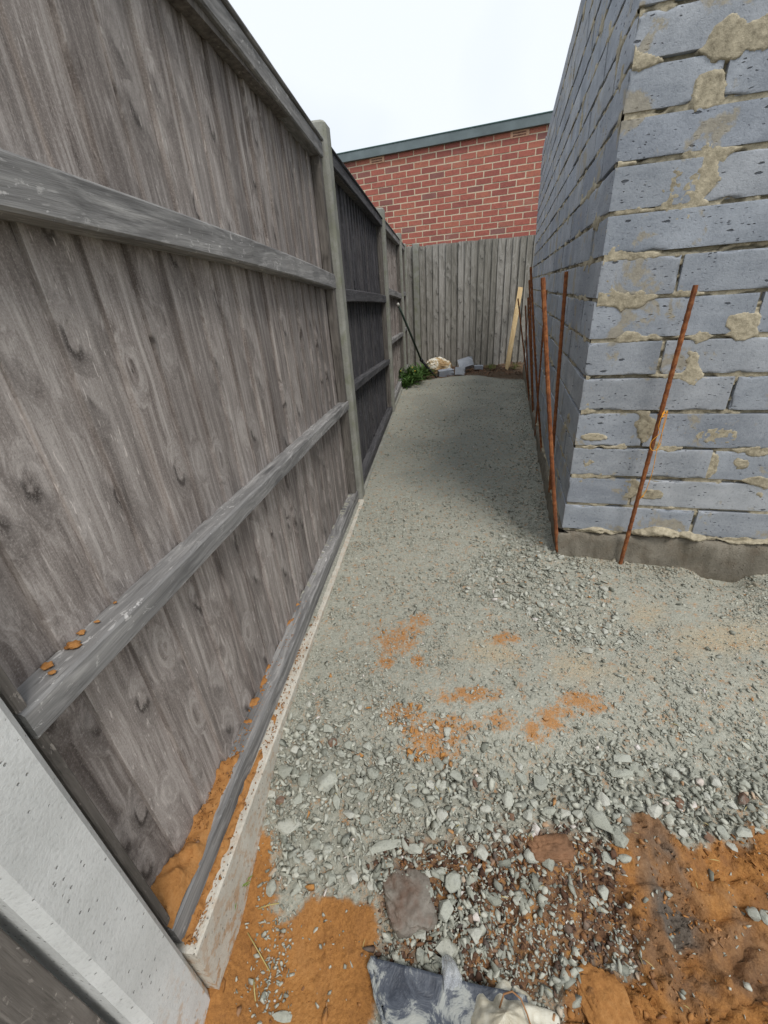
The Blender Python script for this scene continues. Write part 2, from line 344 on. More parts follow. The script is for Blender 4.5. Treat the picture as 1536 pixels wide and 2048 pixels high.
PATCH = [([0.101, 1.176], 0.033, 0.024), ([0.004, 1.074], 0.058, 0.045), ([-0.034, 0.979], 0.024, 0.016), ([0.071, 0.979], 0.02, 0.017), ([0.009, 0.797], 0.043, 0.02), ([0.034, 0.701], 0.022, 0.016), ([0.103, 0.714], 0.047, 0.029), ([0.278, 0.763], 0.033, 0.016), ([0.211, 0.843], 0.072, 0.017), ([0.37, 0.726], 0.03, 0.019), ([0.52, 0.809], 0.049, 0.018), ([0.549, 0.778], 0.034, 0.012), ([0.152, 0.759], 0.055, 0.016), ([0.412, 0.748], 0.027, 0.01), ([0.105, 0.68], 0.018, 0.011), ([0.377, 1.059], 0.042, 0.018), ([.05, 1.125], .04, .03), ([.06, .75], .05, .03), ([.44, .77], .05, .015)]
TAN = [([1.063, 0.977], 0.20, 0.10), ([0.953, 1.108], 0.194, 0.06), ([0.6, 0.918], 0.147, 0.059), ([0.361, 1.004], 0.143, 0.066), ([1.25, .85], .2, .15)]

def poly_sd(P, x, y):
    """signed distance, positive inside"""
    P = np.array(P); n = len(P); d = np.full(x.shape, 1e9); ins = np.zeros(x.shape, bool)
    for i in range(n):
        a = P[i]; b = P[(i+1) % n]; e = b-a; L = e@e
        t = np.clip(((x-a[0])*e[0]+(y-a[1])*e[1])/L, 0, 1)
        d = np.minimum(d, np.hypot(x-a[0]-t*e[0], y-a[1]-t*e[1]))
        c = ((a[1] > y) != (b[1] > y)) & (x < (b[0]-a[0])*(y-a[1])/(b[1]-a[1]+1e-12)+a[0]); ins ^= c
    return np.where(ins, d, -d)
def masks(x, y):
    wx = x+.052*(fbm(x, y, 15, 5, 5, .65)-.5)*2; wy = y+.046*(fbm(x, y, 15, 5, 9, .65)-.5)*2
    sl = sstep(-.008, .008, poly_sd(SAND_L, wx, wy)); sr = sstep(-.010, .014, poly_sd(SAND_R, wx, wy))
    mud = sstep(-.030, .035, poly_sd(MUD, wx+.05*(fbm(x, y, 6, 2, 31)-.5)*2, wy)+.030*(fbm(x, y, 60, 3, 37)-.5)*2)
    soil = sstep(-.03, .03, poly_sd(LEDGE, x+.1*(fbm(x, y, 3, 3, 2)-.5), y+.16*(fbm(x, y, 3, 3, 4)-.5)))
    return sl, sr, mud, soil
def patch_mask(x, y):
    p = np.zeros(x.shape)
    for (c, rx, ry) in PATCH:
        p = np.maximum(p, 1-np.sqrt(((x-c[0])/(rx*1.75))**2+((y-c[1])/(ry*2.1))**2))
    return np.clip(p*1.6, 0, 1)
def tan_mask(x, y):
    p = np.zeros(x.shape)
    for (c, rx, ry) in TAN:
        p = np.maximum(p, np.exp(-(((x-c[0])/rx)**2+((y-c[1])/ry)**2)))
    return p
def h_base(x, y): return -.17*sstep(.85, .3, y)
def height(x, y, detail=True):
    x = np.asarray(x, float); y = np.asarray(y, float)
    h = h_base(x, y)
    sl, sr, mud, soil = masks(x, y)
    near = sstep(1.6, .9, y)
    h = h+.020*(fbm(x, y, 2.2, 3, 21)-.5)
    t = (x-FX)*math.cos(FA)-y*math.sin(FA); s = (x-FX)*math.sin(FA)+y*math.cos(FA)
    h = h+.006*np.exp(-(np.abs(t)/.10)**2)*sstep(1.0, 1.5, s)*sstep(2.45, 2.1, s)
    # gravel heaped at the foot of the block wall, a hole scooped out under the footing
    u = (x-W0[0])*wnn[0]+(y-W0[1])*wnn[1]; v = (x-W0[0])*wd[0]+(y-W0[1])*wd[1]
    h = h+.025*np.exp(-((u+.05)/.07)**2)*sstep(-.15, .05, v)*sstep(4.4, 3.8, v)*fbm(x, y, 9, 3, 33)*1.3
    h = h-.060*np.exp(-(((u-.60)/.085)**2)**1.5-((v+.04)/.05)**2)
    h = h+.022*np.exp(-((u-.03)/.16)**2-((v+.05)/.05)**2)*fbm(x, y, 20, 3, 3)*1.5
    # sand and mud: clods, ridges, boot marks
    sand = np.maximum(sl, sr)
    rid = 1-np.abs(2*fbm(x, y, 11, 4, 41)-1)
    cr = np.abs(2*fbm(x*.8+y*.3, y*1.3, 7.5, 4, 44)-1); h = h+sr*(.040*(fbm(x, y, 5.5, 3, 51)-.5)+.020*(rid-.75)-.016*np.exp(-(cr/.045)**2)+.016*(fbm(x, y, 36, 4, 52, .6)-.5))
    cl = fbm(x, y, 42, 4, 53, .6); h = h+sr*(.013*sstep(.52, .62, cl)*sstep(.40, .55, fbm(x, y, 6, 3, 54))); h = h+sl*(.004*sstep(.58, .66, cl)+.012*(fbm(x, y, 6, 3, 61)-.5)+.004*(fbm(x, y, 50, 3, 62)-.5)+.004)
    h = h+mud*(.050*(fbm(x, y, 17, 5, 71, .6)-.5)+.016*(fbm(x, y, 70, 2, 72)-.5)-.004)
    gx = (x-.565)*.93-(y-.36)*.36; gy = (x-.565)*.36+(y-.36)*.93
    boot = np.exp(-((gx/.033)**4)-((gy/.10)**4)); h = h-.017*boot+.004*boot*np.sign(np.sin((gy+np.abs(gx)*.7)*430))
    # sand banked against the bottom rail and the near post
    h = h+.035*np.exp(-((x+.405)/.05)**2-((y-.33)/.07)**2)
    # soil bank beyond the end of the gravel
    h = h+soil*(-.02+.045*fbm(x, y, 4, 4, 81)+.02*(fbm(x, y, 25, 3, 82)-.5))
    h = h-.007*sstep(-.03, .03, poly_sd(COARSE, x, y))*(1-sand)*(1 if detail else 0)
    if detail:
        gr = np.clip(1-sand-mud-soil, 0, 1)
        h = h+gr*(.0045*(fbm(x, y, 60, 3, 91, .7)-.5)+.006*(fbm(x, y, 18, 3, 95)-.5))
    return h
def hz(x, y): return float(height(np.array([x]), np.array([y]), False)[0])

def ground_mat():
    t = NT('gravel_sand_ground', .95); g = t.co(world=True)
    m = t.attr('zones'); sp = t.node('ShaderNodeSeparateColor'); t.l.new(m.outputs['Color'], sp.inputs[0]); S, M, O = sp.outputs
    RS = t.math('GREATER_THAN', t.node('ShaderNodeSeparateXYZ').outputs[0], 0.)
    _sx = t.node('ShaderNodeSeparateXYZ'); t.l.new(g, _sx.inputs[0]); RS = t.ramp(_sx.outputs[0], [(.25, 0), (.45, 1)])
    m2 = t.attr('tints'); sp2 = t.node('ShaderNodeSeparateColor'); t.l.new(m2.outputs['Color'], sp2.inputs[0]); PT, TN, DK = sp2.outputs
    n1 = t.noise(g, 5, 5, .6); n2 = t.noise(g, 130, 5, .75); n3 = t.noise(g, 420, 3, .7)
    v = t.vor(g, 150)
    grav = t.ramp(n2, [(.30, (.17, .17, .135)), (.47, (.385, .38, .31)), (.72, (.56, .55, .46))])
    sp3 = t.node('ShaderNodeSeparateColor'); t.l.new(v.outputs['Color'], sp3.inputs[0])
    grav = t.mix(.35, grav, t.ramp(sp3.outputs[0], [(0, (.22, .22, .175)), (1, (.52, .51, .43))]))
    grav = t.mix(t.math('MULTIPLY', t.ramp(n1, [(.4, 0), (.7, 1)]), .4), grav, (.40, .395, .325))
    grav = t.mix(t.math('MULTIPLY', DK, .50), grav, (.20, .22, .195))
    grav = t.mix(t.math('MULTIPLY', TN, .85), grav, t.ramp(n2, [(.3, (.36, .30, .20)), (.7, (.58, .49, .34))]))
    pm = t.ramp(t.math('ADD', t.math('MULTIPLY', PT, .75), t.math('ADD', t.math('MULTIPLY', t.math('SUBTRACT', n2, .5), 3.2), t.math('MULTIPLY', t.math('SUBTRACT', t.noise(g, 32, 4, .7), .5), 3.2))), [(.16, 0), (.92, .95)])
    grav = t.mix(t.math('MULTIPLY', pm, .9), grav, t.ramp(n3, [(.3, (.36, .15, .035)), (.7, (.56, .26, .075))]))
    sand = t.ramp(t.math('ADD', t.math('MULTIPLY', n1, .5), t.math('MULTIPLY', n2, .5)), [(.32, (.20, .085, .025)), (.52, (.40, .18, .05)), (.72, (.54, .27, .09))])
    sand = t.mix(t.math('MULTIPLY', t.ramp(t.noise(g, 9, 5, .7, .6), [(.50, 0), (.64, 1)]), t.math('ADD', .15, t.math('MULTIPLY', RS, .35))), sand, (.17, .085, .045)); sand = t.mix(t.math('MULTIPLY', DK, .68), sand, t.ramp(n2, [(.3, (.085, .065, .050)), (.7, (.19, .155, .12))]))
    mudc = t.ramp(t.noise(g, 38, 5, .7, .8), [(.30, (.055, .030, .018)), (.43, (.15, .078, .042)), (.53, (.27, .15, .075)), (.66, (.42, .20, .055))])
    soil = t.ramp(n2, [(.3, (.045, .028, .018)), (.5, (.12, .08, .05)), (.7, (.24, .17, .11))])
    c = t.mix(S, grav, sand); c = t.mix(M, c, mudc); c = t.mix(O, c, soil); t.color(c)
    rr = t.ramp(t.math('ADD', S, M), [(0, .97), (1, .86)]); t.l.new(rr, t.b.inputs['Roughness'])
    h = t.math('ADD', t.math('MULTIPLY', n2, .9), t.math('ADD', t.math('MULTIPLY', n3, .4), t.math('MULTIPLY', v.outputs['Distance'], -.5)))
    t.bump(h, .0045, .9)
    return t.m
GROUND = ground_mat()
# rows get longer with distance from the viewpoint
ys = [-.35]
while ys[-1] < 8.2: ys.append(ys[-1]+max(.0045, .0058*max(ys[-1], 0)**1.15+.0030))
ys = np.array(ys); NU = 430
uu = np.linspace(0, 1, NU)
xl = -.62+.10*ys; xr = 1.75+.16*ys
X = xl[:, None]+(xr-xl)[:, None]*uu[None, :]**1.12; Y = np.repeat(ys[:, None], NU, 1)
Z = height(X, Y)
V = np.stack([X.ravel(), Y.ravel(), Z.ravel()], 1)
gme = fast_mesh('ground', V, grid_faces(len(ys), NU)[:, ::-1], [GROUND], smooth=True)
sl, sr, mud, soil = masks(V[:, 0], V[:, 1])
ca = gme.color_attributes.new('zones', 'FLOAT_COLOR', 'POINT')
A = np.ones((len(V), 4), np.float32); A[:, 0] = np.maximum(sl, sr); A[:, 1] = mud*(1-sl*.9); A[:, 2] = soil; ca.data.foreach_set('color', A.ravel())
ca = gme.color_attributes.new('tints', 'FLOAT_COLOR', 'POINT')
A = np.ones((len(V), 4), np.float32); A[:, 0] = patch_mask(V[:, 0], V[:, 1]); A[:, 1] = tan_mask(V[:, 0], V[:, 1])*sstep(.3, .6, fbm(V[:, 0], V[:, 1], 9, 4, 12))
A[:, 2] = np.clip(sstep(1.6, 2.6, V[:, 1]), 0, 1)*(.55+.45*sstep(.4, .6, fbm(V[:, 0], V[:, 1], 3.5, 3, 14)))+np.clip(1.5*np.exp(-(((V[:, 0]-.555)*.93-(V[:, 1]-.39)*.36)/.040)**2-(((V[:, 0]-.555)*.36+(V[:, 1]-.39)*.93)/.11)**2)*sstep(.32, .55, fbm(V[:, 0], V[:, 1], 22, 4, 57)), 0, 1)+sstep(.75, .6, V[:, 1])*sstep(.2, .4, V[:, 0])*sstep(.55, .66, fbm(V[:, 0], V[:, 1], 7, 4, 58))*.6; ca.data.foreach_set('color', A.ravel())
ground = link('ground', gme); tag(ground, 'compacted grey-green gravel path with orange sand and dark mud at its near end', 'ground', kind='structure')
far = link('terrain', new_mesh('terrain', [(-300, -300, -.45), (300, -300, -.45), (300, 300, -.45), (-300, 300, -.45)], [(0, 1, 2, 3)], [plain_mat('rough_earth', (.10, .10, .06), .95, .4, 2)]))
tag(far, 'rough earth stretching away behind the fences', 'ground', kind='structure')

# ================================================================== STONES
def stone_proto(seed, flat=1., n=13):
    r = random.Random(seed); bm = bmesh.new()
    for _ in range(n):
        d = Vector([r.gauss(0, 1) for _ in range(3)]).normalized()*r.uniform(.82, 1.08)
        bm.verts.new((d.x, d.y, d.z*flat))
    res = bmesh.ops.convex_hull(bm, input=bm.verts)
    dele = list({g for g in res['geom_interior']+res['geom_unused'] if isinstance(g, bmesh.types.BMVert)})
    if dele: bmesh.ops.delete(bm, geom=dele, context='VERTS')
    bmesh.ops.triangulate(bm, faces=bm.faces); bmesh.ops.recalc_face_normals(bm, faces=bm.faces)
    bm.verts.ensure_lookup_table()
    Vv = np.array([v.co[:] for v in bm.verts]); T = np.array([[v.index for v in f.verts] for f in bm.faces]); bm.free()
    return Vv*.5, T
PROTO_S = [stone_proto(100+i, random.uniform(.5, .85), random.choice((9, 10, 11))) for i in range(12)]
def stone_mat(name, stops, speck=.3):
    t = NT(name, .93); c = t.co(); at = t.attr('tint')
    n = t.noise(c, 110, 5, .7); n2 = t.noise(c, 25, 3, .5)
    base = t.ramp(at.outputs['Fac'], stops)
    colr = t.mix(t.math('MULTIPLY', t.ramp(n, [(.3, 1), (.5, 0)]), speck), base, (.07, .075, .065))
    colr = t.mix(t.math('MULTIPLY', t.ramp(n2, [(.5, 0), (.75, 1)]), .3), colr, (.42, .43, .39))
    t.color(colr); t.bump(n, .0018, .9); return t.m
STONE_STOPS = [(0, (.20, .205, .165)), (.3, (.34, .34, .28)), (.7, (.45, .45, .375)), (.955, (.56, .55, .46)), (.97, (.42, .18, .045)), (.985, (.52, .26, .08)), (.99, (.66, .58, .50)), (1, (.7, .66, .62))]
GRIT = stone_mat('loose_grit', STONE_STOPS)
def scatter(name, x, y, size, label, seed, tint=None, sink=.25, wet=None, mat=None, zf=None):
    r = np.random.default_rng(seed); N = len(x)
    z = height(x, y, False) if zf is None else zf
    # random rotations
    q = r.normal(size=(N, 4)); 
    q[:, 1:3] *= .45                                           # mostly lying flat
    q /= np.linalg.norm(q, axis=1, keepdims=True); w, a, b, c = q.T
    R = np.stack([1-2*(b*b+c*c), 2*(a*b-c*w), 2*(a*c+b*w), 2*(a*b+c*w), 1-2*(a*a+c*c), 2*(b*c-a*w), 2*(a*c-b*w), 2*(b*c+a*w), 1-2*(a*a+b*b)], 1).reshape(N, 3, 3)
    S = np.stack([size*r.uniform(.9, 1.45, N), size*r.uniform(.65, 1.0, N), size*r.uniform(.45, .85, N)], 1)
    if tint is None:
        tint = r.uniform(0, .966, N); q_ = r.uniform(0, 1, N); tint = np.where(q_ > .992, .995, tint); tint = np.where((q_ < .004) | (r.uniform(0, 1, N) < .45*np.clip(patch_mask(x, y)*1.5-.2, 0, 1)*(mat is None)), .978, tint)
    pid = r.integers(0, len(PROTO_S), N); Vs = []; Ts = []; Cs = []; off = 0
    for p, (pv, pt) in enumerate(PROTO_S):
        k = np.where(pid == p)[0]
        if not len(k): continue
        P = np.einsum('nij,nvj->nvi', R[k], pv[None]*S[k][:, None, :])
        P[:, :, 0] += x[k][:, None]; P[:, :, 1] += y[k][:, None]; P[:, :, 2] += (z[k]+size[k]*(.5*.6-sink*.6))[:, None]
        Vs.append(P.reshape(-1, 3)); T = pt[None]+(np.arange(len(k))*len(pv))[:, None, None]+off; Ts.append(T.reshape(-1, 3)); off += len(k)*len(pv)
        Cs.append(np.repeat(tint[k], len(pv)))
    me = fast_mesh(name, np.concatenate(Vs), np.concatenate(Ts), [mat or GRIT])
    cc = np.concatenate(Cs); at = me.attributes.new('tint', 'FLOAT', 'POINT'); at.data.foreach_set('value', cc.astype(np.float32))
    o = link(name, me); tag(o, label, 'gravel', kind='stuff'); return o
def inside_walls(x, y):
    t = (x-FX)*math.cos(FA)-y*math.sin(FA)
    u = (x-W0[0])*wnn[0]+(y-W0[1])*wnn[1]; v = (x-W0[0])*wd[0]+(y-W0[1])*wd[1]
    return (t > .0) & ~((u > -.02) & (v > -.02))
def sample(n, seed, x0, x1, y0, y1, dens):
    r = np.random.default_rng(seed); x = r.uniform(x0, x1, n); y = r.uniform(y0, y1, n); k = inside_walls(x, y) & (r.uniform(0, 1, n) < dens(x, y)); return x[k], y[k]
def gravel_frac(x, y):
    sl, sr, mud, soil = masks(x, y); return np.clip(1-np.maximum(sl, sr)-.55*mud-soil, 0, 1)
def clump(x, y, f, seed): return sstep(.42, .62, fbm(x, y, f, 3, seed))
def coarse(x, y): return sstep(-.03, .03, poly_sd(COARSE, x, y))
def medium(x, y): return sstep(-.06, .05, poly_sd(MEDIUM, x, y))
def wallst(x, y): return sstep(-.06, .06, poly_sd(WALLSTONES, x, y))
# fine grit over the whole near part
x, y = sample(105000, 11, -.5, 1.6, .12, 1.75, lambda x, y: gravel_frac(x, y)*(.14+.66*clump(x, y, 6, 15))*(1-.6*tan_mask(x, y)))
s = np.random.default_rng(1).lognormal(math.log(.0050), .35, len(x)); k = s < .012
scatter('fine_grit', x[k], y[k], s[k], 'fine grey-green grit lying over the near part of the gravel path', 21)
x, y = sample(34000, 12, -.5, 1.6, .25, 2.2, lambda x, y: gravel_frac(x, y)*np.clip(.10+.35*clump(x, y, 4, 16)*sstep(2.2, 1.4, y)+.9*medium(x, y)+.75*wallst(x, y), 0, 1)*(1-.6*tan_mask(x, y)))
s = np.random.default_rng(2).lognormal(math.log(.0098), .30, len(x)); s = np.clip(s, .006, .019)
scatter('small_gravel', x, y, s, 'small crushed stone chips between the larger stones of the path', 22)
x, y = sample(13000, 13, -.42, 1.3, .25, 2.0, lambda x, y: gravel_frac(x, y)*np.clip(.012+.95*coarse(x, y)+.22*medium(x, y)+.30*wallst(x, y), 0, 1))
s = np.random.default_rng(3).lognormal(math.log(.0175), .28, len(x)); s = np.clip(s, .012, .030)
scatter('crushed_stone', x, y, s, 'crushed grey-green stones packed in the coarse band before the orange sand', 23, sink=.15)
# the alley, farther off, and the grit washed along the foot of the block wall
def alley(x, y):
    u = (x-W0[0])*wnn[0]+(y-W0[1])*wnn[1]; return gravel_frac(x, y)*np.clip(.16+.45*clump(x, y, 3, 18)*sstep(4.6, 2., y)+.9*np.exp(-((u+.06)/.09)**2)+.3*sstep(2.6, 1.8, y), 0, 1)
x, y = sample(42000, 14, -.3, 2.0, 1.7, 5.6, alley)
s = np.random.default_rng(4).lognormal(math.log(.0095), .38, len(x)); s = np.clip(s, .005, .028)
scatter('alley_grit', x, y, s, 'loose grit scattered along the alley between fence and block wall', 24)
# crumbs sprinkled on the sand and the mud
def crumbs(x, y):
    sl, sr, mud, soil = masks(x, y)
    strip = np.exp(-((x+.30)/.035)**2)*sstep(.27, .32, y)
    return np.clip(sl*(.035+.9*strip)+sr*(.05+.35*clump(x, y, 7, 77)*sstep(.36, .5, y))+mud*(.25+.75*clump(x, y, 9, 78)), 0, 1)
x, y = sample(22000, 15, -.45, 1.1, .12, .62, crumbs)
s = np.random.default_rng(5).lognormal(math.log(.0062), .48, len(x)); s = np.clip(s, .0025, .020)
scatter('stone_crumbs', x, y, s, 'small stone crumbs sprinkled over the orange sand and the mud', 25, sink=.1)
# clods of red-brown mud
CLOD = stone_mat('mud_clods', [(0, (.045, .022, .014)), (.4, (.11, .055, .032)), (.7, (.19, .10, .055)), (1, (.30, .13, .04))], .5)
x, y = sample(5200, 16, -.12, .56, .15, .58, lambda x, y: np.clip(masks(x, y)[2]*(.3+.7*clump(x, y, 12, 79)), 0, 1))
s = np.random.default_rng(6).lognormal(math.log(.010), .4, len(x)); s = np.clip(s, .004, .026)
scatter('mud_crumbs', x, y, s, 'crumbled red-brown mud among the stones at the near end', 26, mat=CLOD)
SCLOD = stone_mat('sand_clods', [(0, (.22, .09, .025)), (.6, (.36, .16, .045)), (1, (.43, .20, .065))], .25)
x, y = sample(4200, 17, -.45, 1.1, .12, .55, lambda x, y: np.clip(masks(x, y)[1]*(.08+.9*clump(x, y, 8, 80))+.10*masks(x, y)[0], 0, 1))
s = np.random.default_rng(8).lognormal(math.log(.0075), .42, len(x)); s = np.clip(s, .003, .022)
scatter('sand_crumbs', x, y, s, 'crumbled orange sand lumps on the dug sand at the right', 27, mat=SCLOD)

x, y = sample(9000, 19, .55, 1.7, 1.0, 1.75, lambda x, y: np.clip(np.exp(-(((x-W0[0])*wd[0]+(y-W0[1])*wd[1]+.045)/.035)**2)*(.15+1.2*clump(x, y, 9, 81)), 0, 1))
MCR = stone_mat('mortar_crumbs', [(0, (.22, .19, .14)), (.6, (.40, .36, .27)), (1, (.50, .46, .36))], .3)
s = np.random.default_rng(18).lognormal(math.log(.0085), .45, len(x)); s = np.clip(s, .003, .028)
scatter('mortar_crumbs', x, y, s, 'tan mortar crumbs fallen along the foot of the block wall', 28, mat=MCR)
x, y = sample(2600, 31, -.08, .42, .2, .56, lambda x, y: masks(x, y)[2]*(.12+.8*clump(x, y, 8, 83)*sstep(.46, .30, x)))
s = np.random.default_rng(32).lognormal(math.log(.017), .35, len(x)); s = np.clip(s, .010, .034)
scatter('stones_in_mud', x, y, s, 'grey-green stones bedded in the mud round the clay slab and the plastic sheet', 33, sink=.3)
# ---- stones one could pick up, each its own object
def stone_mesh(name, seed, form):
    r = random.Random(seed); bm = bmesh.new()
    n = {'a': 12, 'f': 15, 'l': 15, 'r': 22, 'w': 20}[form]
    for _ in range(n):
        d = Vector([r.gauss(0, 1) for _ in range(3)]).normalized()*r.uniform(.88, 1.06); bm.verts.new(d*.5)
    res = bmesh.ops.convex_hull(bm, input=bm.verts)
    dele = list({g for g in res['geom_interior']+res['geom_unused'] if isinstance(g, bmesh.types.BMVert)})
    if dele: bmesh.ops.delete(bm, geom=dele, context='VERTS')
    bmesh.ops.dissolve_limit(bm, angle_limit=.25, verts=bm.verts, edges=bm.edges); bmesh.ops.bevel(bm, geom=list(bm.edges), offset=.03 if form in 'afl' else .06, segments=1, affect='EDGES', clamp_overlap=True)
    return bm_mesh(name, bm)
def place_words(x, y):
    if y > .95:
        a = 'on the path side' if x < .42 else 'in mid scatter' if x < .54 else 'close to the corner' if x < .66 else 'before the front bar'
        b = 'level with the thick bar' if y > 1.50 else 'just ahead of the wall corner' if y > 1.33 else 'a step nearer than the corner' if y > 1.15 else 'at the near tip of the scatter'
        return b+' '+a
    if x < -.26: return 'close beside the pale gravel board' if y > .60 else 'between the gravel board and the left sand'
    if x < -.14: return 'left of the middle, well above the left sand' if y > .60 else 'just above the left patch of sand'
    if x < -.03: return 'above left of the clay slab' if y > .58 else 'right behind the clay slab, on its left'
    if x < .10: return 'below the orange patches, above the clay slab' if y > .60 else 'touching the mud round the clay slab'
    if x < .24: return 'in mid path below the orange patches' if y > .60 else 'in the mud left of the broad flat-topped stone'
    if x < .40: return 'between the orange patches and the broad flat-topped stone' if y > .60 else 'beside the broad flat-topped stone'
    if x < .55: return 'left of the two parallel slabs' if y > .60 else 'round the foot of the tall upright stone'
    if x < .70: return 'behind the two parallel slabs' if y > .65 else 'right of the two parallel slabs, above the right sand'
    return 'near the right edge, farther back' if y > .62 else 'near the right edge by the sand'
def one_stone(x, y, w, d, form, label, group, rz=None, mat=None, hgt=None, seed=0):
    me = stone_mesh('stone', seed, form); me.materials.append(mat or STONE)
    h = hgt or {'a': .62, 'f': .42, 'l': .55, 'r': .72, 'w': .7}[form]*min(w, d)
    o = link('stone', me, loc=(x, y, hz(x, y)+h*.30), rot=(random.uniform(-.15, .15), random.uniform(-.15, .15), rz if rz is not None else random.uniform(-.3, .3)))
    o.scale = (w*1.08, d*1.08, h*1.1); n_ = USED.get(label, 0); USED[label] = n_+1
    if n_ == 1: label = label+(', the farther' if y > LASTY[label] else ', the nearer')
    elif n_ == 0: LASTY[label] = y
    tag(o, label, 'stone', group); return o
USED = {}; LASTY = {}
def solid_stone(name, stops):
    t = NT(name, .93); tc = t.node('ShaderNodeNewGeometry').outputs['Position']; n = t.noise(tc, 150, 5, .72); n2 = t.noise(tc, 30, 4, .6)
    base = t.ramp(t.rnd(), stops)
    colr = t.mix(t.math('MULTIPLY', t.ramp(n, [(.3, 1), (.48, 0)]), .45), base, (.08, .085, .075))
    colr = t.mix(t.math('MULTIPLY', t.ramp(n2, [(.48, 0), (.7, 1)]), .4), colr, (.42, .425, .38))
    colr = t.mix(t.ramp(t.noise(tc, 12, 4, .6), [(.70, 0), (.76, .5)]), colr, (.34, .18, .08))
    t.color(colr); t.bump(t.math('ADD', n, n2), .0022, .9); return t.m
STONE = solid_stone('crushed_rock', [(0, (.30, .305, .25)), (.5, (.42, .425, .355)), (1, (.53, .52, .45))])
STONE_WHITE = solid_stone('white_pebble', [(0, (.60, .52, .45)), (1, (.72, .68, .64))])
STONE_BROWN = solid_stone('muddy_rock', [(0, (.14, .08, .055)), (1, (.26, .15, .09))])
NOTABLE = [(-0.31, 0.681, 0.046, 0.049, 'f'), (-0.198, 0.647, 0.054, 0.061, 'l'), (-0.291, 0.572, 0.074, 0.04, 'f'), (-0.175, 0.607, 0.025, 0.048, 'l'), (-0.069, 0.521, 0.105, 0.028, 'l'), (-0.236, 0.52, 0.028, 0.034, 'f'), (-0.223, 0.537, 0.031, 0.023, 'r'), (-0.319, 0.468, 0.026, 0.031, 'r'), (-0.262, 0.469, 0.025, 0.025, 'f'), (-0.09, 0.464, 0.023, 0.023, 'f'), (0.011, 0.515, 0.04, 0.024, 'r'), (0.067, 0.479, 0.03, 0.016, 'r'), (0.092, 0.459, 0.045, 0.041, 'r'), (0.168, 0.504, 0.03, 0.043, 'l'), (0.066, 0.417, 0.048, 0.046, 'a'), (0.061, 0.362, 0.046, 0.041, 'a'), (0.126, 0.377, 0.035, 0.037, 'a'), (0.178, 0.427, 0.039, 0.025, 'r'), (0.229, 0.42, 0.024, 0.019, 'r'), (0.313, 0.507, 0.07, 0.034, 'l'), (0.282, 0.489, 0.045, 0.03, 'r'), (0.316, 0.475, 0.036, 0.037, 'r'), (0.461, 0.544, 0.045, 0.077, 'l'), (0.489, 0.503, 0.039, 0.04, 'r'), (0.488, 0.473, 0.032, 0.023, 'r'), (0.417, 0.426, 0.034, 0.03, 'a'), (0.398, 0.415, 0.024, 0.023, 'a'), (0.252, 0.592, 0.032, 0.044, 'r'), (0.343, 0.62, 0.058, 0.046, 'f'), (0.346, 0.564, 0.036, 0.022, 'r'), (0.385, 0.559, 0.031, 0.024, 'f'), (0.413, 0.554, 0.031, 0.022, 'r'), (0.253, 0.642, 0.033, 0.041, 'a'), (0.565, 0.653, 0.055, 0.033, 'f'), (0.548, 0.623, 0.065, 0.032, 'l'), (0.596, 0.63, 0.033, 0.048, 'f'), (0.555, 0.564, 0.033, 0.04, 'f'), (0.484, 0.579, 0.029, 0.039, 'l'), (0.737, 0.507, 0.025, 0.033, 'a'), (0.783, 0.502, 0.039, 0.028, 'a'), (0.815, 0.505, 0.032, 0.016, 'a'), (0.749, 0.489, 0.018, 0.03, 'a'), (0.718, 0.375, 0.026, 0.031, 'r'), (0.737, 0.368, 0.02, 0.026, 'r'), (0.394, 0.316, 0.018, 0.013, 'r'), (0.405, 0.309, 0.014, 0.009, 'r'), (-0.032, 0.345, 0.037, 0.027, 'f'), (0.01, 0.35, 0.019, 0.033, 'l'), (-0.267, 0.283, 0.043, 0.016, 'f'), (-0.103, 0.575, 0.029, 0.03, 'f'), (-0.14, 0.624, 0.026, 0.029, 'a'), (0.62, 0.978, 0.034, 0.031, 'f'), (0.542, 1.065, 0.043, 0.035, 'f'), (0.551, 1.208, 0.029, 0.04, 'r'), (0.128, 0.742, 0.027, 0.032, 'f'), (0.695, 0.558, 0.021, 0.016, 'w'), (0.736, 0.598, 0.021, 0.019, 'w'), (0.632, 0.566, 0.019, 0.016, 'w'), (0.617, 0.676, 0.017, 0.014, 'w'), (0.507, 1.137, 0.02, 0.026, 'w')]
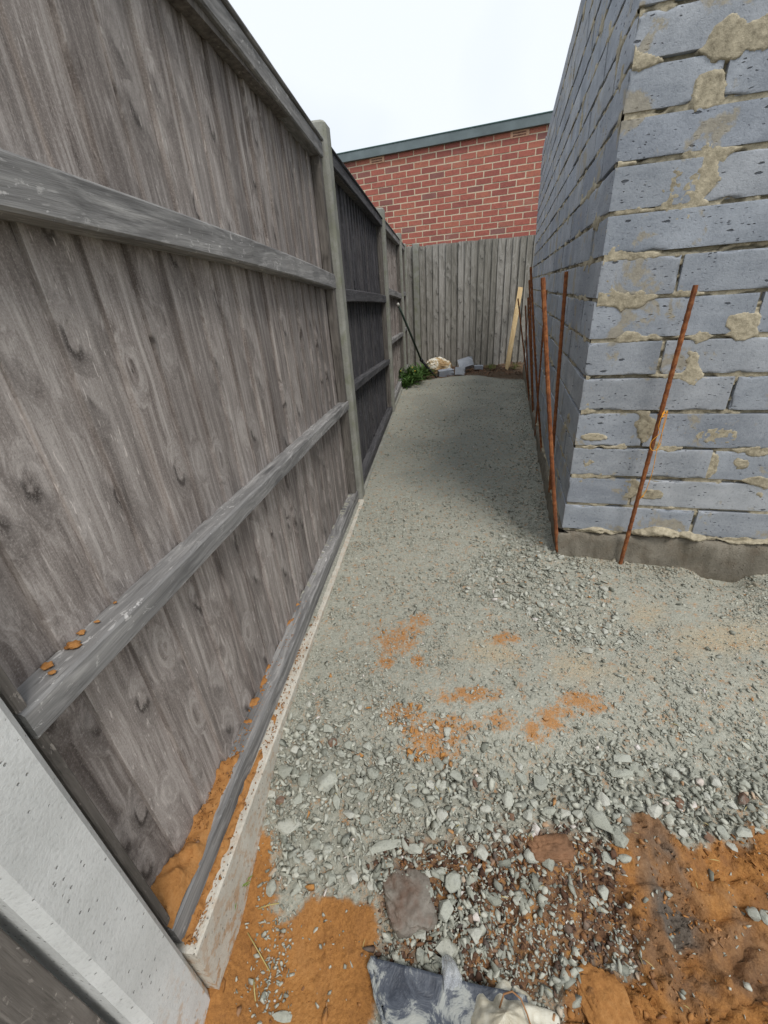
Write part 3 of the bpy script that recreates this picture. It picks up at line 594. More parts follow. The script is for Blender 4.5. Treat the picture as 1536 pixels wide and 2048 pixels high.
NL = {0: 'flat grey stone nearest the gravel board at the top of the coarse band', 1: 'squarish long stone right of the flat stone beside the gravel board', 2: 'broad flat grey stone close to the gravel board above the sand strip',
      4: 'long grey-green stone lying crosswise left of the grey clay slab', 12: 'rounded oval stone just right of the grey clay slab', 13: 'tilted pale flat stone standing in red mud right of the oval stone',
      14: 'large angular stone standing beside the lower right side of the clay slab', 15: 'pointed kite-shaped stone above the clear plastic strip', 19: 'broad flat-topped stone in the middle of the muddy edge',
      20: 'rounded stone just below left of the broad flat-topped stone', 21: 'rounded egg-like stone just below the broad flat-topped stone', 22: 'tall upright stone, the largest one at the tip of the orange sand',
      23: 'rounded stone right below the tall upright stone', 24: 'lowest stone of the chain under the tall upright stone', 25: 'pale pointed stone alone in the dark mud', 26: 'smaller stone leaning on the pale pointed one in the dark mud',
      33: 'upper of two parallel slabs of stone in the coarse band at right', 34: 'longer lower slab of two parallel stones in the coarse band at right', 35: 'upright stone beside the two parallel stone slabs',
      38: 'pointed stone left in the little group on the right-hand sand', 39: 'grey triangular stone in the little group on the right-hand sand', 28: 'broad flat stone amid the fine gravel above the muddy edge',
      42: 'grey stone at the right edge half sunk in orange sand', 46: 'greenish flat stone beside the corner of the blue-black sheet', 47: 'slim upright stone by the top edge of the blue-black sheet', 48: 'flat stone lying in the sand at the bottom left',
      51: 'pale flat stone alone on the fine gravel before the block wall', 54: 'upright brownish stone beside the orange sand patches'}
FORMN = {'a': 'angular', 'f': 'flat', 'l': 'long', 'r': 'rounded', 'w': 'white'}
for i, (x, y, w, d, f) in enumerate(NOTABLE):
    if f == 'w': lab, grp, m = 'small white pebble '+place_words(x, y), 'white pebbles in the gravel', STONE_WHITE
    else:
        lab = NL.get(i, FORMN[f]+' stone of middling size '+place_words(x, y)); grp = None if i in NL else FORMN[f]+' stones of the coarse band'; m = STONE
    one_stone(x, y, w, d, f, lab, grp, mat=m, seed=300+i)
taken = [(a[0], a[1], max(a[2], a[3])*.5) for a in NOTABLE]
ri = random.Random(5); cnt = 0; tries = 0
while cnt < 225 and tries < 30000:
    tries += 1
    zone = ri.choice('cccccmw')
    if zone == 'w': x = ri.uniform(.28, .88); y = ri.uniform(.95, 1.75)
    else: x = ri.uniform(-.37, .95); y = ri.uniform(.28, .85)
    ax, ay = np.array([x]), np.array([y])
    if not inside_walls(ax, ay)[0]: continue
    pr_ = {'c': coarse, 'm': medium, 'w': wallst}[zone](ax, ay)[0]
    if pr_ < .5 or (zone == 'c' and max(masks(ax, ay)[0][0], masks(ax, ay)[1][0]) > .5): continue
    sz = {'c': ri.uniform(.018, .036), 'm': ri.uniform(.014, .022), 'w': ri.uniform(.015, .028)}[zone]
    if any((x-a)**2+(y-b)**2 < (r+sz*.5)**2 for a, b, r in taken): continue
    if x < -.31 and y < .55: continue
    taken.append((x, y, sz*.5)); f = ri.choice('aafrrl')
    where = {'c': ('loose in the coarse band before the orange sand', 'coarse stones before the orange sand'), 'm': ('half sunk in the finer gravel above the coarse band', 'stones half sunk in finer gravel'), 'w': ('in the scatter of stones off the corner of the block wall', 'stones off the block wall corner')}[zone]
    dl = ri.uniform(.7, 1.25)*(1.5 if f == 'l' else 1)
    one_stone(x, y, sz/math.sqrt(dl), sz*math.sqrt(dl), f, ('bigger ' if sz > .028 else 'smallish ' if sz > .021 else 'tiny ')+FORMN[f]+' stone '+place_words(x, y), FORMN[f]+' '+where[1], rz=ri.uniform(-1.2, 1.2), mat=STONE_BROWN if ri.random() < .05 and zone == 'c' else STONE, seed=900+cnt); cnt += 1
#@@PART2
# ================================================================== LEFT FENCE
fence = thing('side_fence', 'tall weathered close-board fence with concrete posts running down the left of the path', 'fence', tuple(fo), math.pi/2-FA)
def fbox(s0, s1, t0, t1, z0, z1, bev=.003, jit=0.): return box_mesh('fence_part', s0, s1, -t1, -t0, z0, z1, bev, jit)
def board_mesh(name, w, h, thick, thin, seed, wave=.0015, segs=9):
    """feather-edged board, face towards -y; x 0..w, z 0..h"""
    r = random.Random(seed); V = []; Fc = []; ph = r.uniform(0, 6); top = r.uniform(-.002, .002)
    for k in range(segs+1):
        z = h*k/segs; b = wave*math.sin(ph+k*.9); e = r.uniform(-.0012, .0012)
        zz = z+(top if k == segs else 0)
        V += [(0+e, -thick+b, zz), (.003+e, -thick-.0005+b, zz), (w*.5, -(thick+thin)/2+b-.0008, zz), (w+e, -thin+b, zz), (w+e, 0, zz), (e, 0, zz)]
    for k in range(segs):
        for j in range(6): a = k*6+j; b_ = k*6+(j+1) % 6; Fc.append((a, b_, b_+6, a+6))
    Fc.append(tuple(range(5, -1, -1))); Fc.append(tuple(segs*6+j for j in range(6)))
    return new_mesh(name, V, Fc)
def rail_mesh(s0, s1, t0, t1, za, zb, hgt, seed, bow=.004, wob=.002):
    """rail from s0 to s1, top at za -> zb, slightly crooked, with softened edges"""
    r = random.Random(seed); n = 14; V = []; Fc = []; ph = r.uniform(0, 6); e = .004
    for k in range(n+1):
        s = s0+(s1-s0)*k/n; z = za+(zb-za)*k/n+bow*math.sin(math.pi*k/n)+r.uniform(-wob, wob)*.4; y0 = -t1+r.uniform(-wob, wob)*.5; y1 = -t0
        V += [(s, y0+e, z), (s, y0, z-e), (s, y0, z-hgt+e), (s, y0+e, z-hgt), (s, y1, z-hgt), (s, y1, z)]
    for k in range(n):
        for j in range(6): a = k*6+j; b = k*6+(j+1) % 6; Fc.append((a, a+6, b+6, b))
    Fc.append(tuple(range(6))); Fc.append(tuple(n*6+j for j in range(5, -1, -1)))
    return new_mesh('rail', V, Fc)
#        s0    s1    top0  top1  mid0  mid1   low0  low1  bot0 bot1  board mat  rail mat
PANELS = [(-1.62, .212, 1.69, 1.69, 1.22, 1.22, .66, .66, .10, .10, W_BOARD_DARK, W_RAIL),
          (.332, 2.232, 1.690, 1.636, 1.232, 1.155, .664, .582, .100, .070, W_BOARD, W_RAIL),
          (2.362, 4.275, 1.648, 1.628, 1.100, 1.052, .632, .510, .075, .06, W_BOARD_DARK, W_RAIL_DARK),
          (4.398, 6.10, 1.640, 1.640, 1.118, 1.055, .655, .60, .08, .08, W_BOARD, W_RAIL),
          (6.225, 6.93, 1.640, 1.640, 1.09, 1.07, .62, .61, .08, .08, W_BOARD, W_RAIL)]
PLAB = ['dark panel nearest the viewer at the lower left', 'large sunlit panel covering the left of the view', 'darker stained panel beyond the second post', 'narrow-looking third panel before the corner', 'last short panel at the corner']
def lerp(a, b, t): return a+(b-a)*t
for pi, (s0, s1, t0z, t1z, m0, m1, l0, l1, b0, b1, BM, RM) in enumerate(PANELS):
    bm = bmesh.new(); topmin = min(t0z, t1z)
    box_bm(bm, s0, s0+(.013 if pi == 1 else .045), .026, .0645, b1+.002, topmin-.052, .002); box_bm(bm, s1-.045, s1, .026, .0645, b1+.002, topmin-.052, .002); box_bm(bm, s0+.010, s1-.04, .030, .0640, topmin-.050, topmin-.020)
    panel = link('fence_panel', bm_mesh('fence_panel', bm, [W_STILE]), fence); panel['label'] = PLAB[pi]
    h = topmin-.02-.03; meshes = []
    for v in range(5):
        m = board_mesh('board', .112, h, .0135, .004, 10*pi+v); m.materials.append(BM); meshes.append(m)
    nb = int(round((s1-s0)/.1004)); pitch = (s1-s0-.012)/nb
    for k in range(nb):
        b = link('board', meshes[(k*3+pi) % 5], panel, (s0+k*pitch+random.uniform(-.001, .001), .0745+random.uniform(-.001, .0012), .03+random.uniform(-.003, .003)))
        b.rotation_euler = (0, random.uniform(-.0015, .0015), random.uniform(-.012, .012))
    for nm, za, zb, hg, tin in (('rail', m0, m1, .060, -.0205), ('rail', l0, l1, .044, -.0195), ('rail', b0, b1, .058, -.0185), ('top_rail', t0z-.012, t1z-.012, .052, -.0180)):
        m = rail_mesh(s0, s1, -.0642, tin, za, zb, hg, pi*7+int(za*10), bow=.012 if (pi == 1 and hg == .060) else .003); m.materials.append(RM)
        if nm == 'top_rail': m.name = 'top_rail'
        link(nm, m, panel)
    m = rail_mesh(s0, s1, -.095, -.010, t0z, t1z, .0115, pi*7+99, bow=.002, wob=.001); m.materials.append(RM); m.name = 'capping'; link('capping', m, panel)
    g = rail_mesh(s0-.01, s1+.01, -.075, .011 if pi == 1 else -.004, b0-.062, b1-.062, .34, 50+pi, bow=0, wob=.003); g.name = 'gravel_board'; g.materials.append(C_GRAVEL if pi < 2 else C_POST)
    link('gravel_board', g, fence)
def post_mesh(w, t0, t1, z0, z1, mats):
    """concrete post, chamfered arrises, slots for the panels on both sides, weathered top"""
    c = .012; sl0, sl1, sd = -.060+t1, -.100+t1, .022
    P = [(0, t0+c), (c, t0), (w-c, t0), (w, t0+c), (w, sl1), (w-sd, sl1+.004), (w-sd, sl0-.004), (w, sl0), (w, t1-c), (w-c, t1), (c, t1), (0, t1-c), (0, sl0), (sd, sl0-.004), (sd, sl1+.004), (0, sl1)]
    bm = bmesh.new(); lo = []; hi = []; zs = list(np.linspace(z0, z1, 10)); rings = []
    for k, z in enumerate(zs): rings.append([bm.verts.new((s+random.uniform(-.0006, .0006), -t+random.uniform(-.0006, .0006), z)) for s, t in P])
    rings.append([bm.verts.new((w/2+(s-w/2)*.86, -((t0+t1)/2+(t-(t0+t1)/2)*.86), z1+.009)) for s, t in P])
    for a, b in zip(rings, rings[1:]):
        for j in range(len(P)): bm.faces.new((a[j], a[(j+1) % len(P)], b[(j+1) % len(P)], b[j]))
    bm.faces.new(rings[0]); bm.faces.new(rings[-1]); return bm_mesh('post', bm, mats)
for i, (s, m, zt) in enumerate([(-1.73, C_POST, 1.69), (.222, C_POST_NEAR, 1.70), (2.245, C_POST, 1.69), (4.288, C_POST, 1.69), (6.112, C_POST, 1.70), (6.945, C_POST, 1.66)]):
    o = link('post', post_mesh(.098, -.145, .0, -.45, zt, [m]), fence, (s, 0, 0))
    if i == 1: o['label'] = 'pale clean concrete post nearest the viewer, sand-splashed at its foot'

# sand heaped on the bottom rail and between rail and gravel board (follows the near panel)
def ledge_strip(name, s0, s1, t0, t1, zf, hf, mat, label, n=260, m=9, seed=0):
    S = np.linspace(s0, s1, n); T = np.linspace(t0, t1, m); SS, TT = np.meshgrid(S, T, indexing='ij')
    P = fo[None, None]+fd[None, None]*SS[..., None]+fn[None, None]*TT[..., None]
    Z_ = zf(SS)+hf(SS, (TT-t0)/(t1-t0)); V = P.reshape(-1, 3).copy(); V[:, 2] = Z_.ravel()
    o = link(name, fast_mesh(name, V, grid_faces(n, m)[:, ::-1], [mat], smooth=True)); tag(o, label, 'sand', kind='stuff'); return o
SANDM = NT('loose_orange_sand', .95); _g = SANDM.co(world=True); _n = SANDM.noise(_g, 90, 5, .7)
SANDM.color(SANDM.ramp(SANDM.math('ADD', SANDM.math('MULTIPLY', _n, .6), SANDM.math('MULTIPLY', SANDM.noise(_g, 12, 3, .6), .4)), [(.32, (.25, .105, .03)), (.5, (.39, .18, .055)), (.7, (.48, .245, .09))])); SANDM.bump(_n, .003, 1.); SANDM = SANDM.m
botz = lambda S: lerp(.100, .070, (S-.332)/1.9)
def hs1(S, U):
    a = np.clip(1.15-.62*(S-.33)/.30, 0, 1)*sstep(1.05, .45, S)
    n = fbm(S, U*.045, 38, 4, 7)
    return -.006+(1-sstep(.30+.5*a, .55+.5*a, U+.35*(fbm(S, U*.04, 22, 3, 8)-.5)))*(a*(.010+.020*n)+.012*sstep(.55, .75, n))+.040*np.exp(-((S-.375)/.05)**2)*(1-.6*U)*(.6+.8*n)
ledge_strip('sand_on_rail', .333, 1.35, -.066, -.020, botz, hs1, SANDM, 'orange sand heaped on the bottom rail beside the near post')
def hs2(S, U):
    n = fbm(S, U*.03, 60, 4, 17); k = sstep(1.0, .55, S); return -.012+(.013+.010*n)*(1-U**2)*(k*.9+.3*sstep(.5, .7, n))
ledge_strip('sand_on_gravel_board', .333, 1.25, -.020, .004, lambda S: botz(S)-.060, hs2, SANDM, 'line of orange sand between the bottom rail and the gravel board')
GRITM = plain_mat('grit_dust', (.30, .29, .24), .95, .35, 160, .003)
def hs3(S, U): n = fbm(S, U*.05, 50, 4, 27); return -.008+.013*sstep(.40, .62, n)*sstep(.9, 1.3, S)*(1-.4*U)
ledge_strip('grit_on_rail', .95, 2.2, -.066, -.019, botz, hs3, GRITM, 'grey grit and dust lying on the far half of the bottom rail')
def hs4(S, U): n = fbm(S, U*.05, 70, 4, 29); return -.010+(.012+.008*n)*(1-U*.8)*sstep(.9, 1.3, S)
ledge_strip('grit_on_gravel_board', .95, 2.2, -.020, .002, lambda S: botz(S)-.060, hs4, GRITM, 'grey grit lying along the top of the gravel board')
_r = np.random.default_rng(41); _S = .333+.9*_r.uniform(0, 1, 900)**1.6; _T = np.where(_r.uniform(0, 1, 900) < .6, _r.uniform(-.064, -.030, 900), _r.uniform(-.018, .006, 900))
_P = fo[None]+fd[None]*_S[:, None]+fn[None]*_T[:, None]; _z = botz(_S)+np.where(_T < -.02, 0.0, -.060)+.001+.016*np.clip(1.3-(_S-.33)/.28, 0, 1)*(_T < -.02)
scatter('rail_sand_crumbs', _P[:, 0], _P[:, 1], np.clip(_r.lognormal(math.log(.0042), .5, 900), .0015, .011), 'crumbs of orange sand strewn along the bottom rail and the gravel board', 42, mat=SCLOD, zf=_z)
for j, (s, t, r_) in enumerate([(.40, -.052, .0055), (.437, -.047, .0075), (.462, -.055, .0045), (.485, -.05, .003), (.39, -.035, .0035), (.53, -.055, .0025)]):
    bm = bmesh.new(); bmesh.ops.create_icosphere(bm, subdivisions=3, radius=r_)
    for v in bm.verts:
        k = .35+1.3*float(fbm(np.array([v.co.x*330+j*5]), np.array([v.co.y*330+v.co.z*270]), 1, 4, j, .65)[0]); v.co = Vector((v.co.x*k*1.3, v.co.y*k, v.co.z*k*.55))
    o = link('sand_clod', bm_mesh('sand_clod', bm, [SANDM], True), loc=FP(s, t, .668-.041*(s-.33)/1.9*2+.001)); tag(o, ['orange sand clod on the lower rail, second from the near post', 'largest orange sand clod on the lower rail', 'orange sand clod just beyond the largest one on the lower rail', 'small orange sand crumb far along the lower rail', 'orange sand clod nearest the post at the front edge of the rail', 'farthest tiny orange sand crumb on the lower rail'][j], 'sand clod', 'sand clods on the lower rail')
# big sand clods by the near post and in the lower right
def clod(x, y, rx, ry, rz_, mat, label, seed, rot=0, amp=.45, fr=2.4, cat='clod'):
    bm = bmesh.new(); bmesh.ops.create_icosphere(bm, subdivisions=5, radius=1)
    co_ = np.array([v.co[:] for v in bm.verts]); n = fbm(co_[:, 0]*fr+seed, co_[:, 1]*fr+co_[:, 2]*fr, 1, 5, seed); n2 = fbm(co_[:, 0]*fr*5, co_[:, 1]*fr*5+co_[:, 2]*9, 1, 3, seed+3)
    for v, a, b in zip(bm.verts, n, n2):
        k = 1-amp*.5+amp*a+.16*(b-.5); zc = v.co.z; f = (abs(v.co.x)**3.2+abs(v.co.y)**3.2+1e-6)**(-1/3.2)*math.hypot(v.co.x, v.co.y)*.93; v.co = Vector((v.co.x*k*rx*f, v.co.y*k*ry*f, math.copysign(abs(zc)**.55, zc)*rz_*(.62+.55*a+.30*(b-.5))))
    o = link(label[0], bm_mesh(label[0], bm, [mat], True), loc=(x, y, hz(x, y)+rz_*.25), rot=(0, 0, rot)); tag(o, label[1], cat); return o
CLAYM = NT('damp_clay', .55); _g = CLAYM.co(); _n = CLAYM.noise(_g, 26, 5, .65)
CLAYM.color(CLAYM.mix(CLAYM.ramp(CLAYM.noise(_g, 9, 4, .6), [(.50, 0), (.66, .8)]), CLAYM.ramp(_n, [(.3, (.15, .125, .10)), (.7, (.265, .235, .195))]), (.14, .065, .035))); CLAYM.bump(CLAYM.noise(_g, 90, 5, .7), .003, 1.); CLAYM = CLAYM.m
clod(-.010, .437, .054, .060, .022, CLAYM, ('clay_slab', 'flat grey-brown slab of damp clay lying between the stones and the sand'), 3, .2, .5, 2.2, 'clay slab')
clod(.352, .262, .050, .060, .015, SANDM, ('sand_lump', 'large flattish lump of orange sand at the bottom edge right of the plastic bag'), 5, .1, .5, 2.2, 'sand lump')
clod(.330, .500, .055, .030, .026, plain_mat('brown_clay', (.22, .115, .06), .8, .4, 22, .003), ('clay_lump', 'brown clay lump behind the broad flat-topped stone'), 15, -.1, .4, 1.7, 'clay lump')

# ================================================================== BLOCK WALL
ZK = [.138, .258, .378, .497, .630, .752, .871, .997, 1.115, 1.229, 1.347, 1.452, 1.557, 1.660, 1.772, 1.885, 1.998, 2.11, 2.225, 2.34]
WL, FLEN, JT = 4.48, 1.62, .013
wall = thing('block_wall', 'unrendered wall of blue-grey concrete blocks with rough tan mortar on the right of the path', 'wall', (W0[0], W0[1], 0), -WA)
# local frame: x along the front face, y along the side face, z up
def chipped(L, D, Hh, seed, chip=.004):
    """block with broken arrises; spans 0..L, 0..D, 0..Hh"""
    def lines(n, h, step):
        a = [0, .0025, .006, .012]; k = max(2, int((n-.03)/step)); return np.array(a+list(np.linspace(.024, n-.024, k))+[n-v for v in a[::-1]])
    ax = [lines(L, 0, .022), lines(D, 0, .05), lines(Hh, 0, .018)]; Vs = []; Qs = []; off = 0
    for d in range(3):
        o = [i for i in range(3) if i != d]; A_, B_ = ax[o[0]], ax[o[1]]; g0, g1 = np.meshgrid(A_, B_, indexing='ij')
        for side in (0, 1):
            P = np.zeros(g0.shape+(3,)); P[..., o[0]] = g0; P[..., o[1]] = g1; P[..., d] = ax[d][-1] if side else 0
            q = grid_faces(len(A_), len(B_))+off; flip = (side == 1) ^ (d == 1); Qs.append(q if flip else q[:, ::-1]); Vs.append(P.reshape(-1, 3)); off += g0.size
    V = np.concatenate(Vs); Q = np.concatenate(Qs); S = np.array([L, D, Hh])
    db = np.minimum(V, S-V); w = np.exp(-db/.0026); sg = np.where(V < S/2, 1, -1)
    n = fbm(V[:, 0]+V[:, 1]*.7+seed*3.1, V[:, 2]+V[:, 1]*.31, 95, 4, seed, .6)**2*2.2; n = n*.22+3.0*sstep(.72, .86, fbm(V[:, 0]+V[:, 1]+seed, V[:, 2]-V[:, 1], 28, 2, seed+9))
    D3 = np.zeros_like(V)
    for i in range(3):
        j, k = [a for a in range(3) if a != i]; D3[:, i] = sg[:, i]*chip*.9*(w[:, i]*np.maximum(w[:, j], w[:, k]))*n
    wv = .0006*(fbm(V[:, 0]+V[:, 1], V[:, 2]*2, 9, 3, seed+4)-.5); D3[:, 1] += wv*(db[:, 1] < .001); D3[:, 0] += wv*(db[:, 0] < .001)
    return fast_mesh('block', V+D3, Q, [BLOCK])
simple = {}
def simple_block(L, Hh):
    key = (round(L, 3), round(Hh, 3))
    if key not in simple: simple[key] = box_mesh('block', 0, L, 0, .215, 0, Hh, .0014, .0012, [BLOCK])
    return simple[key]
cache = {}
for k in range(len(ZK)-1):
    z0 = ZK[k]+.0050; z1 = ZK[k+1]-.0085; H_ = z1-z0; odd = k % 2
    front = [(0, .222)] if odd else [(0, .457)]
    while front[-1][1] < FLEN-.1:
        a = front[-1][1]+random.uniform(.009, .016); front.append((a, min(a+.455, FLEN)))
    side = [(0, .457)] if odd else [(0, .222)]
    while side[-1][1] < WL-.06:
        a = side[-1][1]+random.uniform(.009, .015); side.append((a, min(a+.455, WL)))
    for i, (a, b) in enumerate(front):
        if i == 0: Lx, Dy = (.222, .457) if odd else (.457, .222)
        else: Lx, Dy = b-a, .215
        j = (random.uniform(-.002, .002), random.uniform(-.0025, .002), random.uniform(-.0012, .0012))
        rot = (random.uniform(-.006, .006), random.uniform(-.004, .004), random.uniform(-.005, .005))
        if a < .95: me = chipped(Lx, Dy, H_, k*10+i)
        else: me = simple_block(Lx, H_)
        o = link('block', me, wall, (a+j[0], j[1], z0+j[2]), rot)
    for i, (a, b) in enumerate(side[1:]):
        L_ = b-a; j = (random.uniform(-.0025, .002), random.uniform(-.002, .002), random.uniform(-.0012, .0012))
        near = a < 1.1
        me = chipped(L_, .215, H_, 500+k*10+i) if near else simple_block(L_, H_)
        # local x of the block runs along the wall (+y), its face looks to -x
        o = link('block', me, wall, (j[0]+.0, b+j[1], z0+j[2]), (random.uniform(-.004, .004), random.uniform(-.005, .005), -math.pi/2+random.uniform(-.004, .004)))
def mortar_face(L0, L1, step, joints, blobs, seed, side):
    us = np.arange(L0, L1, step); zs = np.arange(.130, 2.328, step*.8 if step < .008 else step*.55); U, Zz = np.meshgrid(us, zs, indexing='ij')
    jz = np.full(U.shape, 9.); 
    for z in ZK: jz = np.minimum(jz, np.abs(Zz-z))
    n1 = fbm(U, Zz, 75, 3, seed); n0 = fbm(U, Zz, 9, 4, seed+5); nb = fbm(U, Zz*2.5, 16, 3, seed+8)
    d = -.026+.0205*sstep(.36, .52, nb+.12*(n1-.5))+.0055*(n1-.5)
    p = n0+.16*np.exp(-(jz/.014)**2)
    qb = np.zeros(U.shape)
    for (u, z, ru, rz_) in blobs: qb = np.maximum(qb, 1.15-(np.abs((U-u)/ru)**2.4+np.abs((Zz-z)/rz_)**2.4)**(1/2.4)+.5*(fbm(U, Zz, 25, 4, 3, .6)-.5))
    if side: p = p-.09
    sm_ = np.maximum(sstep(.655, .71, p), sstep(.12, .22, qb)); d = d*(1-sm_)+sm_*(-.0012+.0034*n1+.005*np.clip(p-.80, 0, .35)*(n1-.2)+.0012*fbm(U, Zz, 190, 2, seed+2))
    if side: V = np.stack([-d.ravel(), U.ravel(), Zz.ravel()], 1); Q = grid_faces(len(us), len(zs))
    else: V = np.stack([U.ravel(), -d.ravel(), Zz.ravel()], 1); Q = grid_faces(len(us), len(zs))[:, ::-1]
    me = fast_mesh('mortar', V, Q[:, ::-1], [MORTAR], smooth=True); return link('mortar', me, wall)
FB = [(.205, 1.285, .066, .052), (.19, 1.22, .045, .050), (.20, 1.475, .038, .045), (.30, 1.57, .06, .035), (.46, .545, .075, .028), (.43, .91, .05, .026), (.065, .535, .045, .015), (.215, .44, .05, .022), (.22, .33, .035, .04), (.30, .31, .04, .02), (.46, .43, .03, .05), (.235, .56, .02, .05), (.06, .40, .05, .02), (.27, .64, .018, .014)]
mo = mortar_face(.006, 1.0, .0046, None, FB, 3, False)
m2 = mortar_face(.99, FLEN, .012, None, [], 3, False)
m3 = mortar_face(.006, WL, .013, None, [], 63, True)
# hidden core that closes the joints, and the concrete footing
core = link('core', box_mesh('core', .02, FLEN, .02, .20, .12, 2.33, 0, 0, [MORTAR]), wall)
bm = bmesh.new()
core2 = link('core', box_mesh('core', .02, .20, .21, WL-.01, .12, 2.33, 0, 0, [MORTAR]), wall)
us = np.linspace(-.014, FLEN, 260)
def footing_mesh():
    V = []; Fc = []
    # front: profile swept round the corner
    path = [(u, -.016) for u in np.linspace(FLEN, -.014, 240)]+[(-.014, v) for v in np.linspace(-.010, WL, 330)]
    prof = [(-.30, 0), (-.10, 0), (-.03, 0), (.02, 0), (.06, 0), (.095, 0), (.118, .002), (.127, .010), (.130, .05)]
    for i, (u, v) in enumerate(path):
        for (z, inn) in prof:
            n = (float(vnoise(i*.22, z*30, 3))-.5)*.012+(float(vnoise(i*.9, z*70, 3))-.5)*.006+(float(vnoise(i*.05, z*9, 5))-.5)*.010
            topn = (float(vnoise(i*.12, 7, 8))-.5)*.010 if z > .1 else 0
            if i < 240: V.append((u, v+inn+n, z+topn))
            else: V.append((u+inn+n, v, z+topn))
    m = len(prof)
    for i in range(len(path)-1):
        for j in range(m-1): a = i*m+j; Fc.append((a, a+1, a+m+1, a+m))
    return new_mesh('footing', V, Fc, [C_FOOT], True)
link('footing', footing_mesh(), wall)
def squeeze(u0, u1, z, h, dpt, seed, side=False):
    n, m = int((u1-u0)/.003), 14; V = []; 
    for i in range(n+1):
        u = u0+(u1-u0)*i/n; env = math.sin(math.pi*i/n)**.45
        for j in range(m+1):
            a = math.pi*(j/m)-math.pi/2; k = env*(.65+.7*float(fbm(np.array([u]), np.array([j*.01]), 42, 4, seed)[0]))
            d = -.020+(dpt+.020)*math.cos(a)*k; zz = z+math.sin(a)*h*.5*k+(.006*math.sin(u*37+seed))
            V.append((u, -d, zz) if not side else (-d, u, zz))
    Q = grid_faces(n+1, m+1); return link('mortar_lump', fast_mesh('mortar_lump', np.array(V), Q if side else Q[:, ::-1], [MORTAR], True), wall)
squeeze(.045, .225, .137, .030, .016, 3); squeeze(.245, .445, .150, .048, .030, 7); squeeze(.415, .53, .140, .040, .024, 11); squeeze(.52, .95, .132, .018, .018, 13)
for a in (.1, .75, 1.5, 2.4, 3.3): squeeze(a, a+random.uniform(.3, .7), .128, .024, .014, int(a*10), True)

# ================================================================== REINFORCING BARS
def rebar(top, bot, r, label, seed):
    r = r*.88
    T = Vector(top); B = Vector(bot); B = B+(B-T).normalized()*.05; n = 60
    bend = Vector((random.uniform(-1, 1), random.uniform(-1, 1), 0))*.004
    pts = [B.lerp(T, k/n)+bend*math.sin(math.pi*k/n) for k in range(n+1)]; pts = [p-B for p in pts]
    o = link('reinforcing_bar', tube_mesh('reinforcing_bar', pts, r, 8, [RUST], rib=.0011), loc=B); tag(o, label, 'rebar', 'rusty reinforcing bars round the block wall'); return o
rebar((.971, 1.382, 1.022), (.958, 1.411, .047), .0078, 'rusty ribbed bar leaning before the front face with orange twine on it', 1)
wl = lambda u, v, z: tuple((W0+wnn*u+wd*v)[:2])+(z,)
rebar((0.574, 1.550, 1.073), (0.724, 1.506, 0.079), 0.0085, 'thick rusty bar nearest the wall corner, leaning out over the path', 2)
rebar((0.808, 1.929, 1.092), (0.846, 1.918, 0.162), 0.0085, 'rusty bar leaning right against the side of the wall behind the thick one', 2)
rebar((0.876, 2.557, 1.137), (1.023, 2.514, 0.136), 0.0068, 'tall thin rusty bar leaning towards the path in the middle of the row', 2)
rebar((1.171, 3.077, 1.014), (1.189, 3.071, 0.082), 0.0068, 'thin bar mostly hidden behind the thick rusty bar near the corner', 2)
rebar((1.201, 3.515, 1.083), (1.311, 3.482, 0.113), 0.0068, 'thin rusty bar close behind the tall thin one', 2)
rebar((1.231, 3.599, 0.965), (1.336, 3.568, 0.116), 0.0068, 'dark thin bar between the tall bar and the far ones', 2)
rebar((1.417, 4.193, 0.886), (1.513, 4.165, 0.081), 0.0068, 'short dark bar second from the far end of the row', 2)
rebar((1.344, 4.193, 0.948), (1.507, 4.144, 0.071), 0.0068, 'farthest bar of the row, crossing in front of the timber stake', 2)

# twine tied to the bar
def twine(pts, label, r=.0011):
    P = [Vector(p) for p in pts]; Q = []
    for k in range(len(P)-1):
        p0 = P[max(k-1, 0)]; p1 = P[k]; p2 = P[k+1]; p3 = P[min(k+2, len(P)-1)]
        for i in range(5):
            t = i/5; Q.append(.5*((2*p1)+(p2-p0)*t+(2*p0-5*p1+4*p2-p3)*t*t+(3*p1-p0-3*p2+p3)*t**3))
    Q.append(P[-1]); b = Q[0].copy(); o = link('twine', tube_mesh('twine', [q-b for q in Q], r, 6, [TWINE]), loc=b); tag(o, label, 'twine'); return o
tw = [[0.975, 1.390, 0.647], [0.958, 1.374, 0.640], [0.953, 1.372, 0.599], [0.960, 1.369, 0.575], [0.943, 1.375, 0.546], [0.943, 1.374, 0.522], [0.958, 1.370, 0.512], [0.972, 1.369, 0.535], [0.968, 1.369, 0.578], [0.968, 1.372, 0.640], [.975, 1.376, .645], [0.972, 1.372, 0.60], [0.967, 1.372, 0.52], [0.972, 1.375, 0.444], [0.972, 1.378, 0.395], [0.970, 1.384, 0.345], [0.960, 1.386, 0.322], [.965, 1.392, .318], [.970, 1.387, .330], [.958, 1.390, .316]]
twine(tw, 'bright orange builder\'s twine looped and knotted round the leaning front bar')
twine([(.957, 1.398, .632), (.968, 1.379, .640), (.976, 1.384, .634), (.962, 1.378, .628), (.975, 1.391, .642), (.960, 1.376, .636)], 'knot of orange twine wound tight round the bar halfway up', .0014)

